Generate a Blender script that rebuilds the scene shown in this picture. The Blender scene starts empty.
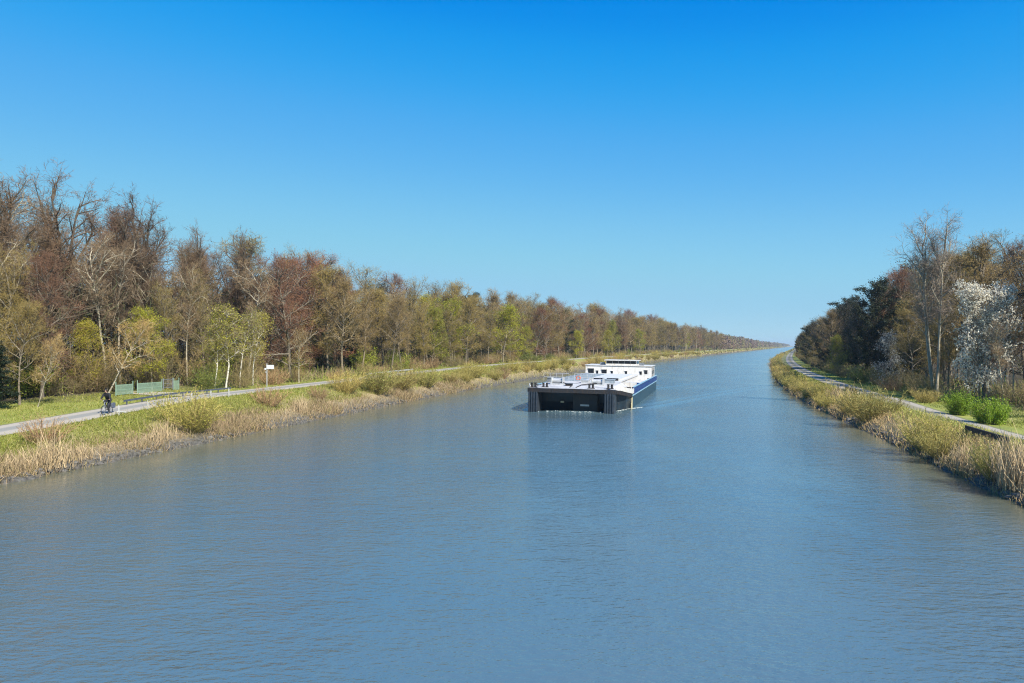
import bpy, bmesh, math, random
import numpy as np
from mathutils import Vector, Matrix

R = math.radians
scene = bpy.context.scene
COL = scene.collection

# ------------------------------------------------------------------ camera
EYE = 7.5
cam = bpy.data.cameras.new('camera')
cam.lens = 26.02
cam.sensor_width = 36.0
cam.clip_start = 0.2
cam.clip_end = 20000
camo = bpy.data.objects.new('camera', cam)
COL.objects.link(camo)
camo.location = (0, 0, EYE)
camo.rotation_euler = (R(90.31), 0, 0)
scene.camera = camo

# ------------------------------------------------------------------ sky, sun, exposure
SUN_AZ, SUN_EL = 142.0, 42.0
world = bpy.data.worlds.new('World')
scene.world = world
world.use_nodes = True
wn, wl = world.node_tree.nodes, world.node_tree.links
wn.clear()
sky = wn.new('ShaderNodeTexSky')
sky.sky_type = 'NISHITA'
sky.sun_disc = False
sky.sun_elevation = R(SUN_EL)
sky.sun_rotation = R(SUN_AZ)
sky.altitude = 50
sky.air_density = 0.6
sky.dust_density = 0.0
sky.ozone_density = 3.0
# the camera's colour response on the clear sky: one curve per channel over the sky texture
SKY_STRENGTH = 0.12
CURVES = {'Red': [(0, 0), (.06, 0), (.083, 0), (.10, .010), (.145, .066), (.27, .174), (.53, .24), (1, .35)],
          'Green': [(0, .1), (.15, .178), (.182, .236), (.26, .306), (.455, .42), (.738, .445), (1, .5)],
          'Blue': [(0, .42), (.305, .575), (.363, .60), (.489, .617), (.736, .606), (.853, .59), (1, .6)]}
CURVES = {k: [(x, y * .84) for x, y in v] for k, v in CURVES.items()}
sep_ = wn.new('ShaderNodeSeparateColor'); com_ = wn.new('ShaderNodeCombineColor')
dim = wn.new('ShaderNodeVectorMath'); dim.operation = 'SCALE'; dim.inputs['Scale'].default_value = SKY_STRENGTH
wl.new(sky.outputs['Color'], dim.inputs[0]); wl.new(dim.outputs[0], sep_.inputs[0])
for ch, pts in CURVES.items():
    fc = wn.new('ShaderNodeFloatCurve')
    cv = fc.mapping.curves[0]
    cv.points[0].location = pts[0]; cv.points[1].location = pts[-1]
    for p_ in pts[1:-1]:
        cv.points.new(*p_)
    fc.mapping.update()
    wl.new(sep_.outputs[ch], fc.inputs['Value']); wl.new(fc.outputs[0], com_.inputs[ch])
gain = wn.new('ShaderNodeVectorMath'); gain.operation = 'SCALE'; gain.inputs['Scale'].default_value = 1.0 / SKY_STRENGTH
wl.new(com_.outputs[0], gain.inputs[0])
bg = wn.new('ShaderNodeBackground')
bg.inputs['Strength'].default_value = SKY_STRENGTH
wo = wn.new('ShaderNodeOutputWorld')
wl.new(gain.outputs[0], bg.inputs['Color'])
wl.new(bg.outputs['Background'], wo.inputs['Surface'])

sun = bpy.data.lights.new('sun', 'SUN')
sun.energy = 5.0
sun.angle = R(0.5)
sun.color = (1.0, 0.95, 0.86)
suno = bpy.data.objects.new('sun', sun)
COL.objects.link(suno)
az, el = R(SUN_AZ), R(SUN_EL)
sd = Vector((math.sin(az) * math.cos(el), math.cos(az) * math.cos(el), math.sin(el)))
suno.rotation_euler = sd.to_track_quat('Z', 'Y').to_euler()
suno.location = (60, -40, 80)

scene.view_settings.view_transform = 'Standard'
scene.view_settings.look = 'None'
scene.view_settings.exposure = 0.75
scene.view_settings.gamma = 1.0
scene.view_settings.use_curve_mapping = False
scene.cycles.filter_width = 1.1
scene.cycles.use_denoising = True
scene.cycles.denoising_prefilter = 'NONE'

# ------------------------------------------------------------------ helpers
def mat(name):
    m = bpy.data.materials.new(name)
    m.use_nodes = True
    nt = m.node_tree
    nt.nodes.clear()
    out = nt.nodes.new('ShaderNodeOutputMaterial')
    b = nt.nodes.new('ShaderNodeBsdfPrincipled')
    nt.links.new(b.outputs[0], out.inputs[0])
    return m, nt, b, out

def node(nt, t, **kw):
    n = nt.nodes.new(t)
    for k, v in kw.items():
        if k.startswith('_'):
            setattr(n, k[1:], v)
        else:
            n.inputs[k.replace('__', ' ')].default_value = v
    return n

def noise(nt, scale, detail=4, rough=0.55, vec=None):
    n = node(nt, 'ShaderNodeTexNoise', Scale=scale, Detail=detail, Roughness=rough)
    if vec is not None:
        nt.links.new(vec, n.inputs['Vector'])
    return n.outputs['Fac']

def ramp(nt, fac, stops):
    r = nt.nodes.new('ShaderNodeValToRGB')
    e = r.color_ramp.elements
    while len(e) < len(stops):
        e.new(0.5)
    for i, (p, c) in enumerate(stops):
        e[i].position = p
        e[i].color = (*c, 1) if len(c) == 3 else c
    nt.links.new(fac, r.inputs[0])
    return r.outputs[0]

def mix(nt, fac, a, b, mode='MIX'):
    m = nt.nodes.new('ShaderNodeMix')
    m.data_type = 'RGBA'
    m.blend_type = mode
    for s, v in ((m.inputs[0], fac), (m.inputs[6], a), (m.inputs[7], b)):
        if isinstance(v, (int, float)):
            s.default_value = v
        elif isinstance(v, tuple):
            s.default_value = (*v, 1)
        else:
            nt.links.new(v, s)
    return m.outputs[2]

def pos(nt):
    return nt.nodes.new('ShaderNodeNewGeometry').outputs['Position']

def objco(nt):
    return nt.nodes.new('ShaderNodeTexCoord').outputs['Object']

def bump(nt, h, strength, dist, b):
    n = node(nt, 'ShaderNodeBump', Strength=strength, Distance=dist)
    nt.links.new(h, n.inputs['Height'])
    nt.links.new(n.outputs[0], b.inputs['Normal'])
    return n

def paint(name, c, rough=0.45, metal=0.0, wear=0.25, dark=None, scale=3.0, bmp=0.0):
    """a painted or plain surface with blotchy wear of its own colour"""
    m, nt, b, o = mat(name)
    f = noise(nt, scale, 6, 0.65, objco(nt))
    d = dark or tuple(x * (1 - wear) for x in c)
    nt.links.new(ramp(nt, f, [(0.3, d), (0.62, c)]), b.inputs['Base Color'])
    b.inputs['Roughness'].default_value = rough
    b.inputs['Metallic'].default_value = metal
    if bmp:
        bump(nt, noise(nt, scale * 8, 3, 0.6, objco(nt)), bmp, 0.02, b)
    return m

class Geo:
    """collects quads and triangles with a colour per vertex and a material slot per face"""
    def __init__(s):
        s.v, s.c, s.f4, s.m4, s.f3, s.m3, s.n = [], [], [], [], [], [], 0
    def add(s, v, f, mi=0, col=(1, 1, 1)):
        v = np.asarray(v, float).reshape(-1, 3)
        f = np.asarray(f, int)
        col = np.asarray(col, float)
        if col.ndim == 1:
            col = np.tile(col, (len(v), 1))
        s.v.append(v); s.c.append(col)
        if f.shape[1] == 4:
            s.f4.append(f + s.n); s.m4.append(np.full(len(f), mi))
        else:
            s.f3.append(f + s.n); s.m3.append(np.full(len(f), mi))
        s.n += len(v)
    def box(s, x0, x1, y0, y1, z0, z1, mi=0, col=(1, 1, 1)):
        v = [(x, y, z) for z in (z0, z1) for y in (y0, y1) for x in (x0, x1)]
        s.add(v, [(0, 2, 3, 1), (4, 5, 7, 6), (0, 1, 5, 4), (2, 6, 7, 3), (0, 4, 6, 2), (1, 3, 7, 5)], mi, col)
    def tube(s, pts, rad, sides=6, mi=0, col=(1, 1, 1), caps=True):
        pts = np.asarray(pts, float); n = len(pts)
        rad = np.broadcast_to(np.asarray(rad, float), (n,))
        t = np.gradient(pts, axis=0)
        t /= np.linalg.norm(t, axis=1)[:, None] + 1e-9
        m = t.mean(0)
        ref = np.array([1.0, 0, 0]) if abs(m[0]) < 0.75 * np.linalg.norm(m) + 1e-9 else np.array([0, 1.0, 0])
        u = np.cross(t, ref); u /= np.linalg.norm(u, axis=1)[:, None] + 1e-9
        w = np.cross(t, u)
        a = np.arange(sides) / sides * 2 * math.pi
        v = pts[:, None] + rad[:, None, None] * (np.cos(a)[None, :, None] * u[:, None] + np.sin(a)[None, :, None] * w[:, None])
        i = np.arange(n - 1)[:, None] * sides; j = np.arange(sides)[None]
        k = (j + 1) % sides
        f = np.stack([i + j, i + k, i + sides + k, i + sides + j], -1).reshape(-1, 4)
        s.add(v, f, mi, col)
        if caps:
            for e in (0, n - 1):
                base = v[e]
                c = np.vstack([base, pts[e]])
                s.add(c, [(q, (q + 1) % sides, sides) for q in range(sides)], mi, col)
    def mesh(s, name, mats, smooth=False):
        me = bpy.data.meshes.new(name)
        V = np.concatenate(s.v); C = np.concatenate(s.c)
        f4 = np.concatenate(s.f4) if s.f4 else np.zeros((0, 4), int)
        f3 = np.concatenate(s.f3) if s.f3 else np.zeros((0, 3), int)
        M = np.concatenate(s.m4 + s.m3)
        me.vertices.add(len(V)); me.vertices.foreach_set('co', V.ravel())
        loops = np.concatenate([f4.ravel(), f3.ravel()])
        me.loops.add(len(loops)); me.loops.foreach_set('vertex_index', loops.astype(np.int32))
        npoly = len(f4) + len(f3)
        me.polygons.add(npoly)
        st = np.concatenate([np.arange(len(f4)) * 4, len(f4) * 4 + np.arange(len(f3)) * 3])
        me.polygons.foreach_set('loop_start', st.astype(np.int32))
        me.polygons.foreach_set('material_index', M.astype(np.int32))
        me.polygons.foreach_set('use_smooth', np.full(npoly, smooth))
        at = me.color_attributes.new('Col', 'FLOAT_COLOR', 'POINT')
        at.data.foreach_set('color', np.hstack([C, np.ones((len(C), 1))]).ravel())
        for m in (mats if isinstance(mats, (list, tuple)) else [mats]):
            me.materials.append(m)
        me.update(calc_edges=True); me.validate()
        return me
    def obj(s, name, mats, parent=None, smooth=False):
        return link(name, s.mesh(name, mats, smooth), parent)

def link(name, me, parent=None):
    o = bpy.data.objects.new(name, me)
    COL.objects.link(o)
    if parent is not None:
        o.parent = parent
    return o

def thing(name, label, cat, loc=(0, 0, 0), rz=0.0, group=None):
    o = bpy.data.objects.new(name, None)
    o.empty_display_size = 0.3
    COL.objects.link(o)
    o.location = loc
    o.rotation_euler = (0, 0, rz)
    tag(o, label, cat, group)
    return o

def tag(o, label, cat, group=None):
    o['label'] = label
    o['category'] = cat
    if group:
        o['group'] = group
    return o

def dup(src, loc, rz, sc, label, group):
    """copy a thing with its parts and their sub-parts"""
    r = src.copy(); COL.objects.link(r)
    r.location = loc; r.rotation_euler = (0, 0, rz); r.scale = sc
    r['label'] = label; r['group'] = group
    for ch in src.children:
        c = ch.copy(); COL.objects.link(c); c.parent = r
        for g in ch.children:
            d = g.copy(); COL.objects.link(d); d.parent = c
    return r

# ------------------------------------------------------------------ the canal's course
_ys = np.arange(-300, 9001, 5.0)
_sl = np.interp(_ys, [-300, 85, 130, 200, 300, 400, 700, 1500], [.235, .235, .29, .34, .365, .38, .39, .392])
_cx = np.concatenate([[0], np.cumsum((_sl[1:] + _sl[:-1]) * 2.5)])
_cx += 9.1 - np.interp(84, _ys, _cx)
HALF = 25.5
def C(y): return np.interp(y, _ys, _cx)
def S(y): return np.interp(y, _ys, _sl)
def X(side, u, y):
    """x of the point u metres outside the water's edge on one bank (side -1 or 1)"""
    return C(y) + side * (HALF + u) * np.sqrt(1 + S(y) ** 2)
def PZ(side, y):
    if side > 0:
        return np.interp(y, [-300, 9000], [1.6, 1.6])
    return np.interp(y, [-300, 38, 49, 58, 68, 97, 158, 9000], [1.3, 1.4, 1.7, 2.15, 2.6, 2.7, 3.1, 3.1])
def PATH(side, y):
    if side < 0:
        return 7.0, 11.3
    k = float(np.interp(y, [-300, 50, 58, 78, 100, 9000], [-1.4, -1.4, -1.3, 0, .3, .3]))
    return 4.7 + k, 7.9 + k
def prof(side, y):
    """u and z of the bank's cross-section at y"""
    p = float(PZ(side, y))
    a, b = PATH(side, y)
    us = [-25.5, -6, 0, .5, a * .34, a * .62, a - .5, a, b, b + .6, b + 3, b + 12, 45, 120, 600, 2500]
    zs = [-3, -2.4, -.15, .3, .5 * p, .8 * p, p - .06, p, p, p - .02, p - .1, p + .05, p + .5, p + 1, p + 2, p + 3]
    return us, zs
def GZ(side, u, y):
    us, zs = prof(side, y)
    return float(np.interp(u, us, zs))
def P(side, u, y, dz=0.0):
    return Vector((float(X(side, u, y)), y, GZ(side, u, y) + dz))
def at_px(side, u, px):
    """y on the line u metres outside the bank that is seen at picture column px (photo survey)"""
    a, b = 12.0, 5000.0
    f = lambda y: 512 + 740 * float(X(side, u, y)) / y - px
    if side > 0:
        a = 30
    for _ in range(60):
        m = (a + b) / 2
        if (f(m) > 0) == (side < 0):
            b = m
        else:
            a = m
    return (a + b) / 2
def dirv(y):
    s = float(S(y)); k = math.hypot(1, s)
    return Vector((s / k, 1 / k, 0))

# ------------------------------------------------------------------ ground, water, paths
def ground_material():
    m, nt, b, o = mat('bank_ground')
    a = node(nt, 'ShaderNodeVertexColor', _layer_name='Col')
    sep = nt.nodes.new('ShaderNodeSeparateColor')
    nt.links.new(a.outputs[0], sep.inputs[0])
    p = pos(nt)
    n1 = noise(nt, 0.35, 6, 0.65, p)
    n2 = noise(nt, 5.0, 4, 0.6, p)
    grass = ramp(nt, n1, [(0.3, (.16, .19, .03)), (0.55, (.24, .25, .04)), (0.72, (.31, .28, .08))])
    dry = ramp(nt, n2, [(0.3, (.17, .125, .055)), (0.7, (.42, .32, .17))])
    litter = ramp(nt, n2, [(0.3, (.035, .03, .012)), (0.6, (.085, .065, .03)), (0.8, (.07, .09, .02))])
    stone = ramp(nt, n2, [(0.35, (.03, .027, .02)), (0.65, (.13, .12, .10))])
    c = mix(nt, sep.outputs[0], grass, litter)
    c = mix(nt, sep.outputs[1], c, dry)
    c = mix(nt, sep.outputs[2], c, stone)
    nt.links.new(c, b.inputs['Base Color'])
    b.inputs['Roughness'].default_value = 0.95
    bump(nt, n2, 0.7, 0.12, b)
    return m
M_ground = ground_material()

def build_ground():
    G = Geo()
    st = np.concatenate([np.arange(-60, 150, 2.0), np.arange(150, 500, 8.0), np.arange(500, 2000, 40.0), np.arange(2000, 8001, 500.0)])
    rng = np.random.default_rng(5)
    rows, cols = [], []
    for y in st:
        row, cc = [], []
        for side in (-1, 1):
            us, zs = prof(side, y)
            us, zs = list(us), list(zs)
            seq = range(len(us) - 1, -1, -1) if side < 0 else range(1, len(us))
            for i in seq:
                u, z = us[i], zs[i]
                z += rng.normal(0, .07) if 2 <= i <= 5 else (rng.normal(0, .04) if i > 9 else 0)
                u2 = u + (rng.normal(0, .18) if 2 <= i <= 4 else 0)
                row.append((float(X(side, u2, y)), y, z))
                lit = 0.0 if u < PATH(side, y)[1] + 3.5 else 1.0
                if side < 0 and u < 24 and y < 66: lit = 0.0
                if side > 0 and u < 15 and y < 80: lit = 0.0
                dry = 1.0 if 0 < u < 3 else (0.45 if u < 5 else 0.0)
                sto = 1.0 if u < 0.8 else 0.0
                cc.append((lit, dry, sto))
        rows.append(row); cols.append(cc)
    V = np.array(rows); n, k = V.shape[:2]
    i = np.arange(n - 1)[:, None] * k; j = np.arange(k - 1)[None]
    F = np.stack([i + j, i + j + 1, i + k + j + 1, i + k + j], -1).reshape(-1, 4)
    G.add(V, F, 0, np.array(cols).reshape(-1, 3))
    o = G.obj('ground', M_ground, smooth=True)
    o['kind'] = 'structure'
build_ground()

# the barge's place is needed for its wake
BW = Vector((6.6, 82.8, 0)); BT = dirv(85); BN = Vector((BT.y, -BT.x, 0))

def water_material():
    m, nt, b, o = mat('canal_water')
    p = pos(nt)
    mp = node(nt, 'ShaderNodeMapping')
    mp.inputs['Scale'].default_value = (0.5, 1.0, 1.0)
    mp.inputs['Rotation'].default_value = (0, 0, R(12))
    nt.links.new(p, mp.inputs['Vector'])
    v = mp.outputs[0]
    n1 = noise(nt, 4.6, 3, 0.55, v)
    n2 = noise(nt, 0.9, 3, 0.5, v)
    mp2 = node(nt, 'ShaderNodeMapping')
    mp2.inputs['Scale'].default_value = (1.0, .38, 1.0)
    mp2.inputs['Rotation'].default_value = (0, 0, R(16))
    nt.links.new(p, mp2.inputs['Vector'])
    patch = noise(nt, 0.085, 4, 0.65, mp2.outputs[0])
    add = nt.nodes.new('ShaderNodeMath'); add.operation = 'MULTIPLY_ADD'
    nt.links.new(n2, add.inputs[0]); add.inputs[1].default_value = 1.3
    nt.links.new(n1, add.inputs[2])
    st = nt.nodes.new('ShaderNodeMapRange')
    nt.links.new(patch, st.inputs[0])
    st.inputs[1].default_value = 0.3; st.inputs[2].default_value = 0.7
    st.inputs[3].default_value = 0.22; st.inputs[4].default_value = 1.25; st.clamp = True
    bn = bump(nt, add.outputs[0], 1.0, 0.11, b)
    vc = node(nt, 'ShaderNodeVertexColor', _layer_name='Col')
    sp = nt.nodes.new('ShaderNodeSeparateColor'); nt.links.new(vc.outputs[0], sp.inputs[0])
    cm = nt.nodes.new('ShaderNodeMapRange'); nt.links.new(sp.outputs[0], cm.inputs[0])
    cm.inputs[3].default_value = 1.0; cm.inputs[4].default_value = 0.22
    ml = nt.nodes.new('ShaderNodeMath'); ml.operation = 'MULTIPLY'
    nt.links.new(st.outputs[0], ml.inputs[0]); nt.links.new(cm.outputs[0], ml.inputs[1])
    nt.links.new(ml.outputs[0], bn.inputs['Strength'])
    silt_reflection = noise(nt, 0.05, 2, 0.5, p)
    deep = ramp(nt, silt_reflection, [(0.3, (.066, .124, .154)), (0.7, (.092, .132, .138))])
    nt.links.new(mix(nt, sp.outputs[1], deep, (.125, .118, .066)), b.inputs['Base Color'])  # brown bank reflection and shallow silt mixed into the water's base colour
    b.inputs['Roughness'].default_value = 0.13
    b.inputs['IOR'].default_value = 1.85
    return m
M_water = water_material()

def build_water():
    st = np.concatenate([np.arange(-60, 10, 4.0), np.arange(10, 150, .5), np.arange(150, 320, 1.5), np.arange(320, 1000, 15.0), np.arange(1000, 8001, 200.0)])
    v = np.linspace(-1, 1, 121)
    Y, Vv = np.meshgrid(st, v, indexing='ij')
    half = (HALF + 1.2) * np.sqrt(1 + S(Y) ** 2)
    Xx = C(Y) + Vv * half
    # bow and stern waves of the moving barge: crests that spread away from its sides
    dx, dy = Xx - BW.x, Y - BW.y
    lx = dx * BN.x + dy * BN.y; ly = dx * BT.x + dy * BT.y
    Z = np.zeros_like(Xx)
    for src, amp in ((3.0, .07), (10.0, .03), (46.0, .05)):
        aft = ly - src
        for sg in (-1, 1):
            lat = sg * lx - 5.6
            q = lat - aft * 0.36
            env = np.where((aft > 0) & (lat > -.3), np.exp(-aft / 45.0) * np.exp(-(q / 2.2) ** 2), 0)
            Z += amp * env * np.cos(q * 2.6)
    Z += .17 * np.exp(-((ly - .4) / 1.1) ** 2) * np.exp(-(lx / 3.6) ** 4)
    aft = ly - 52
    Z += np.where(aft > 0, .06 * np.exp(-aft / 60) * np.exp(-(lx / (5 + .12 * np.abs(aft))) ** 2) * np.cos(aft * 1.5), 0)
    n, k = Xx.shape
    i = np.arange(n - 1)[:, None] * k; j = np.arange(k - 1)[None]
    F = np.stack([i + j, i + j + 1, i + k + j + 1, i + k + j], -1).reshape(-1, 4)
    edge = (1 - np.abs(Vv)) * (HALF + 1.2)
    calm = np.exp(-np.maximum(edge - 1.5, 0) / np.where(Vv < 0, 6.5, 3.5))
    calm = np.maximum(calm, np.exp(-((ly + 3.5) / 5) ** 2) * np.exp(-(lx / 6.5) ** 4))
    calm = np.maximum(calm, .42 * np.exp(-(Y / 55) ** 2))
    silt_reflection = np.exp(-np.maximum(edge - 1.0, 0) / np.where(Vv < 0, 5.5, 3.0))  # mask for the painted bank reflection and silt, wider on the left
    G = Geo(); G.add(np.stack([Xx, Y, Z], -1), F, 0, np.stack([calm, silt_reflection, 0 * calm], -1).reshape(-1, 3))
    o = G.obj('water', M_water, smooth=True)
    o['kind'] = 'structure'
build_water()

def path_material(name, pale, mid, edge):
    m, nt, b, o = mat(name)
    a = node(nt, 'ShaderNodeVertexColor', _layer_name='Col')
    sep = nt.nodes.new('ShaderNodeSeparateColor')
    nt.links.new(a.outputs[0], sep.inputs[0])
    p = pos(nt)
    n1 = noise(nt, 1.2, 6, 0.7, p); n2 = noise(nt, 14, 3, 0.6, p)
    wob = nt.nodes.new('ShaderNodeMath'); wob.operation = 'MULTIPLY_ADD'
    nt.links.new(n1, wob.inputs[0]); wob.inputs[1].default_value = 0.16
    nt.links.new(sep.outputs[0], wob.inputs[2])
    c = ramp(nt, wob.outputs[0], [(0.08, edge), (0.14, pale), (0.36, pale), (0.47, mid), (0.66, mid), (0.76, pale), (0.97, pale), (1.0, edge)])
    c = mix(nt, 0.5, c, ramp(nt, n2, [(0.3, (.55, .55, .55)), (0.7, (1, 1, 1))]), 'MULTIPLY')
    nt.links.new(c, b.inputs['Base Color'])
    b.inputs['Roughness'].default_value = 0.9
    bump(nt, n2, 0.4, 0.02, b)
    return m

def strip(name, side, y0, y1, m, dz=0.02, step=2.0):
    G = Geo()
    ys = np.concatenate([np.arange(y0, min(y1, 300), step), np.arange(300, y1 + 1, 20.0)]) if y1 > 300 else np.arange(y0, y1 + .1, step)
    ts = np.linspace(0, 1, 7)
    V, Cc = [], []
    for y in ys:
        for t in ts:
            u = PATH(side, y)[0] * (1 - t) + PATH(side, y)[1] * t
            z = GZ(side, u, y) + dz + .05 * (1 - (2 * t - 1) ** 2)
            V.append((float(X(side, u, y)), y, z)); Cc.append((t, 0, 0))
    n, k = len(ys), len(ts)
    i = np.arange(n - 1)[:, None] * k; j = np.arange(k - 1)[None]
    F = np.stack([i + j, i + j + 1, i + k + j + 1, i + k + j], -1).reshape(-1, 4)
    if side < 0: F = F[:, ::-1]
    G.add(V, F, 0, Cc)
    o = G.obj(name, m, smooth=True); o['kind'] = 'structure'
    return o
M_path = path_material('towpath', (.42, .37, .29), (.27, .26, .22), (.2, .19, .08))
M_path2 = path_material('gravel_path', (.36, .32, .25), (.25, .22, .13), (.17, .17, .07))
strip('towpath', -1, -60, 2500, M_path)
strip('gravel_path', 1, -60, 2500, M_path2)
# the gravel entrance that leaves the towpath at the green fence
def entrance():
    G = Geo()
    ya, yb = at_px(-1, 11.6, 178), at_px(-1, 11.6, 214)
    V, Cc = [], []
    for t in np.linspace(0, 1, 13):
        u = 11.35 + 9.5 * t
        for s in np.linspace(0, 1, 7):
            y = (ya + (yb - ya) * s) + 3.2 * t + (s - .5) * -3.0 * t
            V.append((float(X(-1, u, y)), y, GZ(-1, u, y) + .05)); Cc.append((.2, 0, 0))
    i = np.arange(12)[:, None] * 7; j = np.arange(6)[None]
    G.add(V, np.stack([i + j, i + 7 + j, i + 8 + j, i + j + 1], -1).reshape(-1, 4)[:, ::-1], 0, Cc)
    o = G.obj('gravel_entrance_path', M_path, smooth=True); o['kind'] = 'structure'
entrance()

# ------------------------------------------------------------------ plants: materials
def tint_by_object(nt, c, lo=(.72, .70, .72), hi=(1.2, 1.14, 1.02)):
    oi = nt.nodes.new('ShaderNodeObjectInfo')
    return mix(nt, 1.0, c, ramp(nt, oi.outputs['Random'], [(0, lo), (.5, (1, 1, 1)), (1, hi)]), 'MULTIPLY')

def bark_material(name, c0, c1, scale=5.0):
    m, nt, b, o = mat(name)
    mp = node(nt, 'ShaderNodeMapping'); mp.inputs['Scale'].default_value = (1, 1, .35)
    nt.links.new(objco(nt), mp.inputs['Vector'])
    f = noise(nt, scale, 6, .7, mp.outputs[0])
    nt.links.new(tint_by_object(nt, ramp(nt, f, [(.32, c0), (.66, c1)])), b.inputs['Base Color'])
    b.inputs['Roughness'].default_value = .92
    bump(nt, f, .6, .05, b)
    return m

def birch_material():
    m, nt, b, o = mat('birch_bark')
    mp = node(nt, 'ShaderNodeMapping'); mp.inputs['Scale'].default_value = (.6, .6, 2.2)
    nt.links.new(objco(nt), mp.inputs['Vector'])
    f = noise(nt, 2.4, 5, .7, mp.outputs[0])
    nt.links.new(ramp(nt, f, [(.36, (.05, .045, .04)), (.46, (.52, .48, .38)), (.8, (.66, .62, .5))]), b.inputs['Base Color'])
    b.inputs['Roughness'].default_value = .8
    return m

def twig_material():
    m, nt, b, o = mat('twigs')
    a = node(nt, 'ShaderNodeVertexColor', _layer_name='Col')
    nt.links.new(tint_by_object(nt, a.outputs[0]), b.inputs['Base Color'])
    b.inputs['Roughness'].default_value = .85
    return m

def leaf_material(name='leaves', trans=.4):
    m, nt, b, o = mat(name)
    a = node(nt, 'ShaderNodeVertexColor', _layer_name='Col')
    c = tint_by_object(nt, a.outputs[0], (.75, .8, .75), (1.2, 1.1, .95))
    nt.links.new(c, b.inputs['Base Color'])
    b.inputs['Roughness'].default_value = .6
    t = nt.nodes.new('ShaderNodeBsdfTranslucent')
    nt.links.new(c, t.inputs[0])
    mx = nt.nodes.new('ShaderNodeMixShader'); mx.inputs[0].default_value = trans
    nt.links.new(b.outputs[0], mx.inputs[1]); nt.links.new(t.outputs[0], mx.inputs[2])
    nt.links.new(mx.outputs[0], o.inputs[0])
    return m

M_bark = bark_material('grey_brown_bark', (.07, .058, .044), (.27, .225, .155))
M_palebark = bark_material('pale_bark', (.18, .155, .11), (.50, .44, .31))
M_darkbark = bark_material('dark_bark', (.04, .034, .026), (.15, .125, .085))
M_birch = birch_material()
M_twig = twig_material()
M_leaf = leaf_material()
M_petal = leaf_material('blossom', .3)

# ------------------------------------------------------------------ plants: building
def nrm(v): return v / (np.linalg.norm(v, axis=-1, keepdims=True) + 1e-9)

def poly(rng, p, d, L, n, wander, up):
    pts = [np.array(p, float)]; d = np.array(d, float)
    for _ in range(n):
        d = d + rng.normal(0, wander, 3); d[2] += up
        d /= np.linalg.norm(d)
        pts.append(pts[-1] + d * (L / n))
    return np.array(pts)

def sample(pts, t):
    f = t * (len(pts) - 1); i = min(int(f), len(pts) - 2); k = f - i
    return pts[i] * (1 - k) + pts[i + 1] * k, nrm(pts[i + 1] - pts[i])

def ribbons(G, rng, p, d, L, w, mi, col, bend=.25, segs=2):
    """many thin twigs at once"""
    n = len(p); d = nrm(d)
    side = nrm(np.cross(d, rng.normal(0, 1, (n, 3))))
    P0 = p; m = p + d * L[:, None] * .5 + rng.normal(0, 1, (n, 3)) * L[:, None] * bend * .3
    e = p + d * L[:, None] + rng.normal(0, 1, (n, 3)) * L[:, None] * bend * .5
    w = np.broadcast_to(np.asarray(w, float), (n,))[:, None]
    v = np.stack([P0 - side * w * .5, P0 + side * w * .5, m - side * w * .38, m + side * w * .38, e - side * w * .18, e + side * w * .18], 1)
    b = np.arange(n)[:, None] * 6
    f = np.concatenate([b + np.array([[0, 1, 3, 2]]), b + np.array([[2, 3, 5, 4]])])
    G.add(v.reshape(-1, 3), f, mi, np.repeat(col, 6, 0))
    return m, e, nrm(e - m)

def leaves(G, rng, p, size, mi, col, jit):
    n = len(p)
    p = p + rng.normal(0, 1, (n, 3)) * jit
    a = nrm(rng.normal(0, 1, (n, 3))); b = nrm(np.cross(a, rng.normal(0, 1, (n, 3))))
    s = np.broadcast_to(np.asarray(size, float), (n,))[:, None] * rng.uniform(.6, 1.4, (n, 1))
    v = np.stack([p - a * s, p - b * s * .55, p + a * s, p + b * s * .55], 1)
    f = np.arange(n)[:, None] * 4 + np.arange(4)[None]
    G.add(v.reshape(-1, 3), f, mi, np.repeat(col, 4, 0))

def vary(rng, n, c, amt=.25, alt=None, share=.3):
    c = np.tile(np.array(c, float), (n, 1))
    if alt is not None:
        k = rng.random(n) < share
        c[k] = np.array(alt)
    return np.clip(c * rng.uniform(1 - amt, 1 + amt, (n, 1)), 0, 1)

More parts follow.
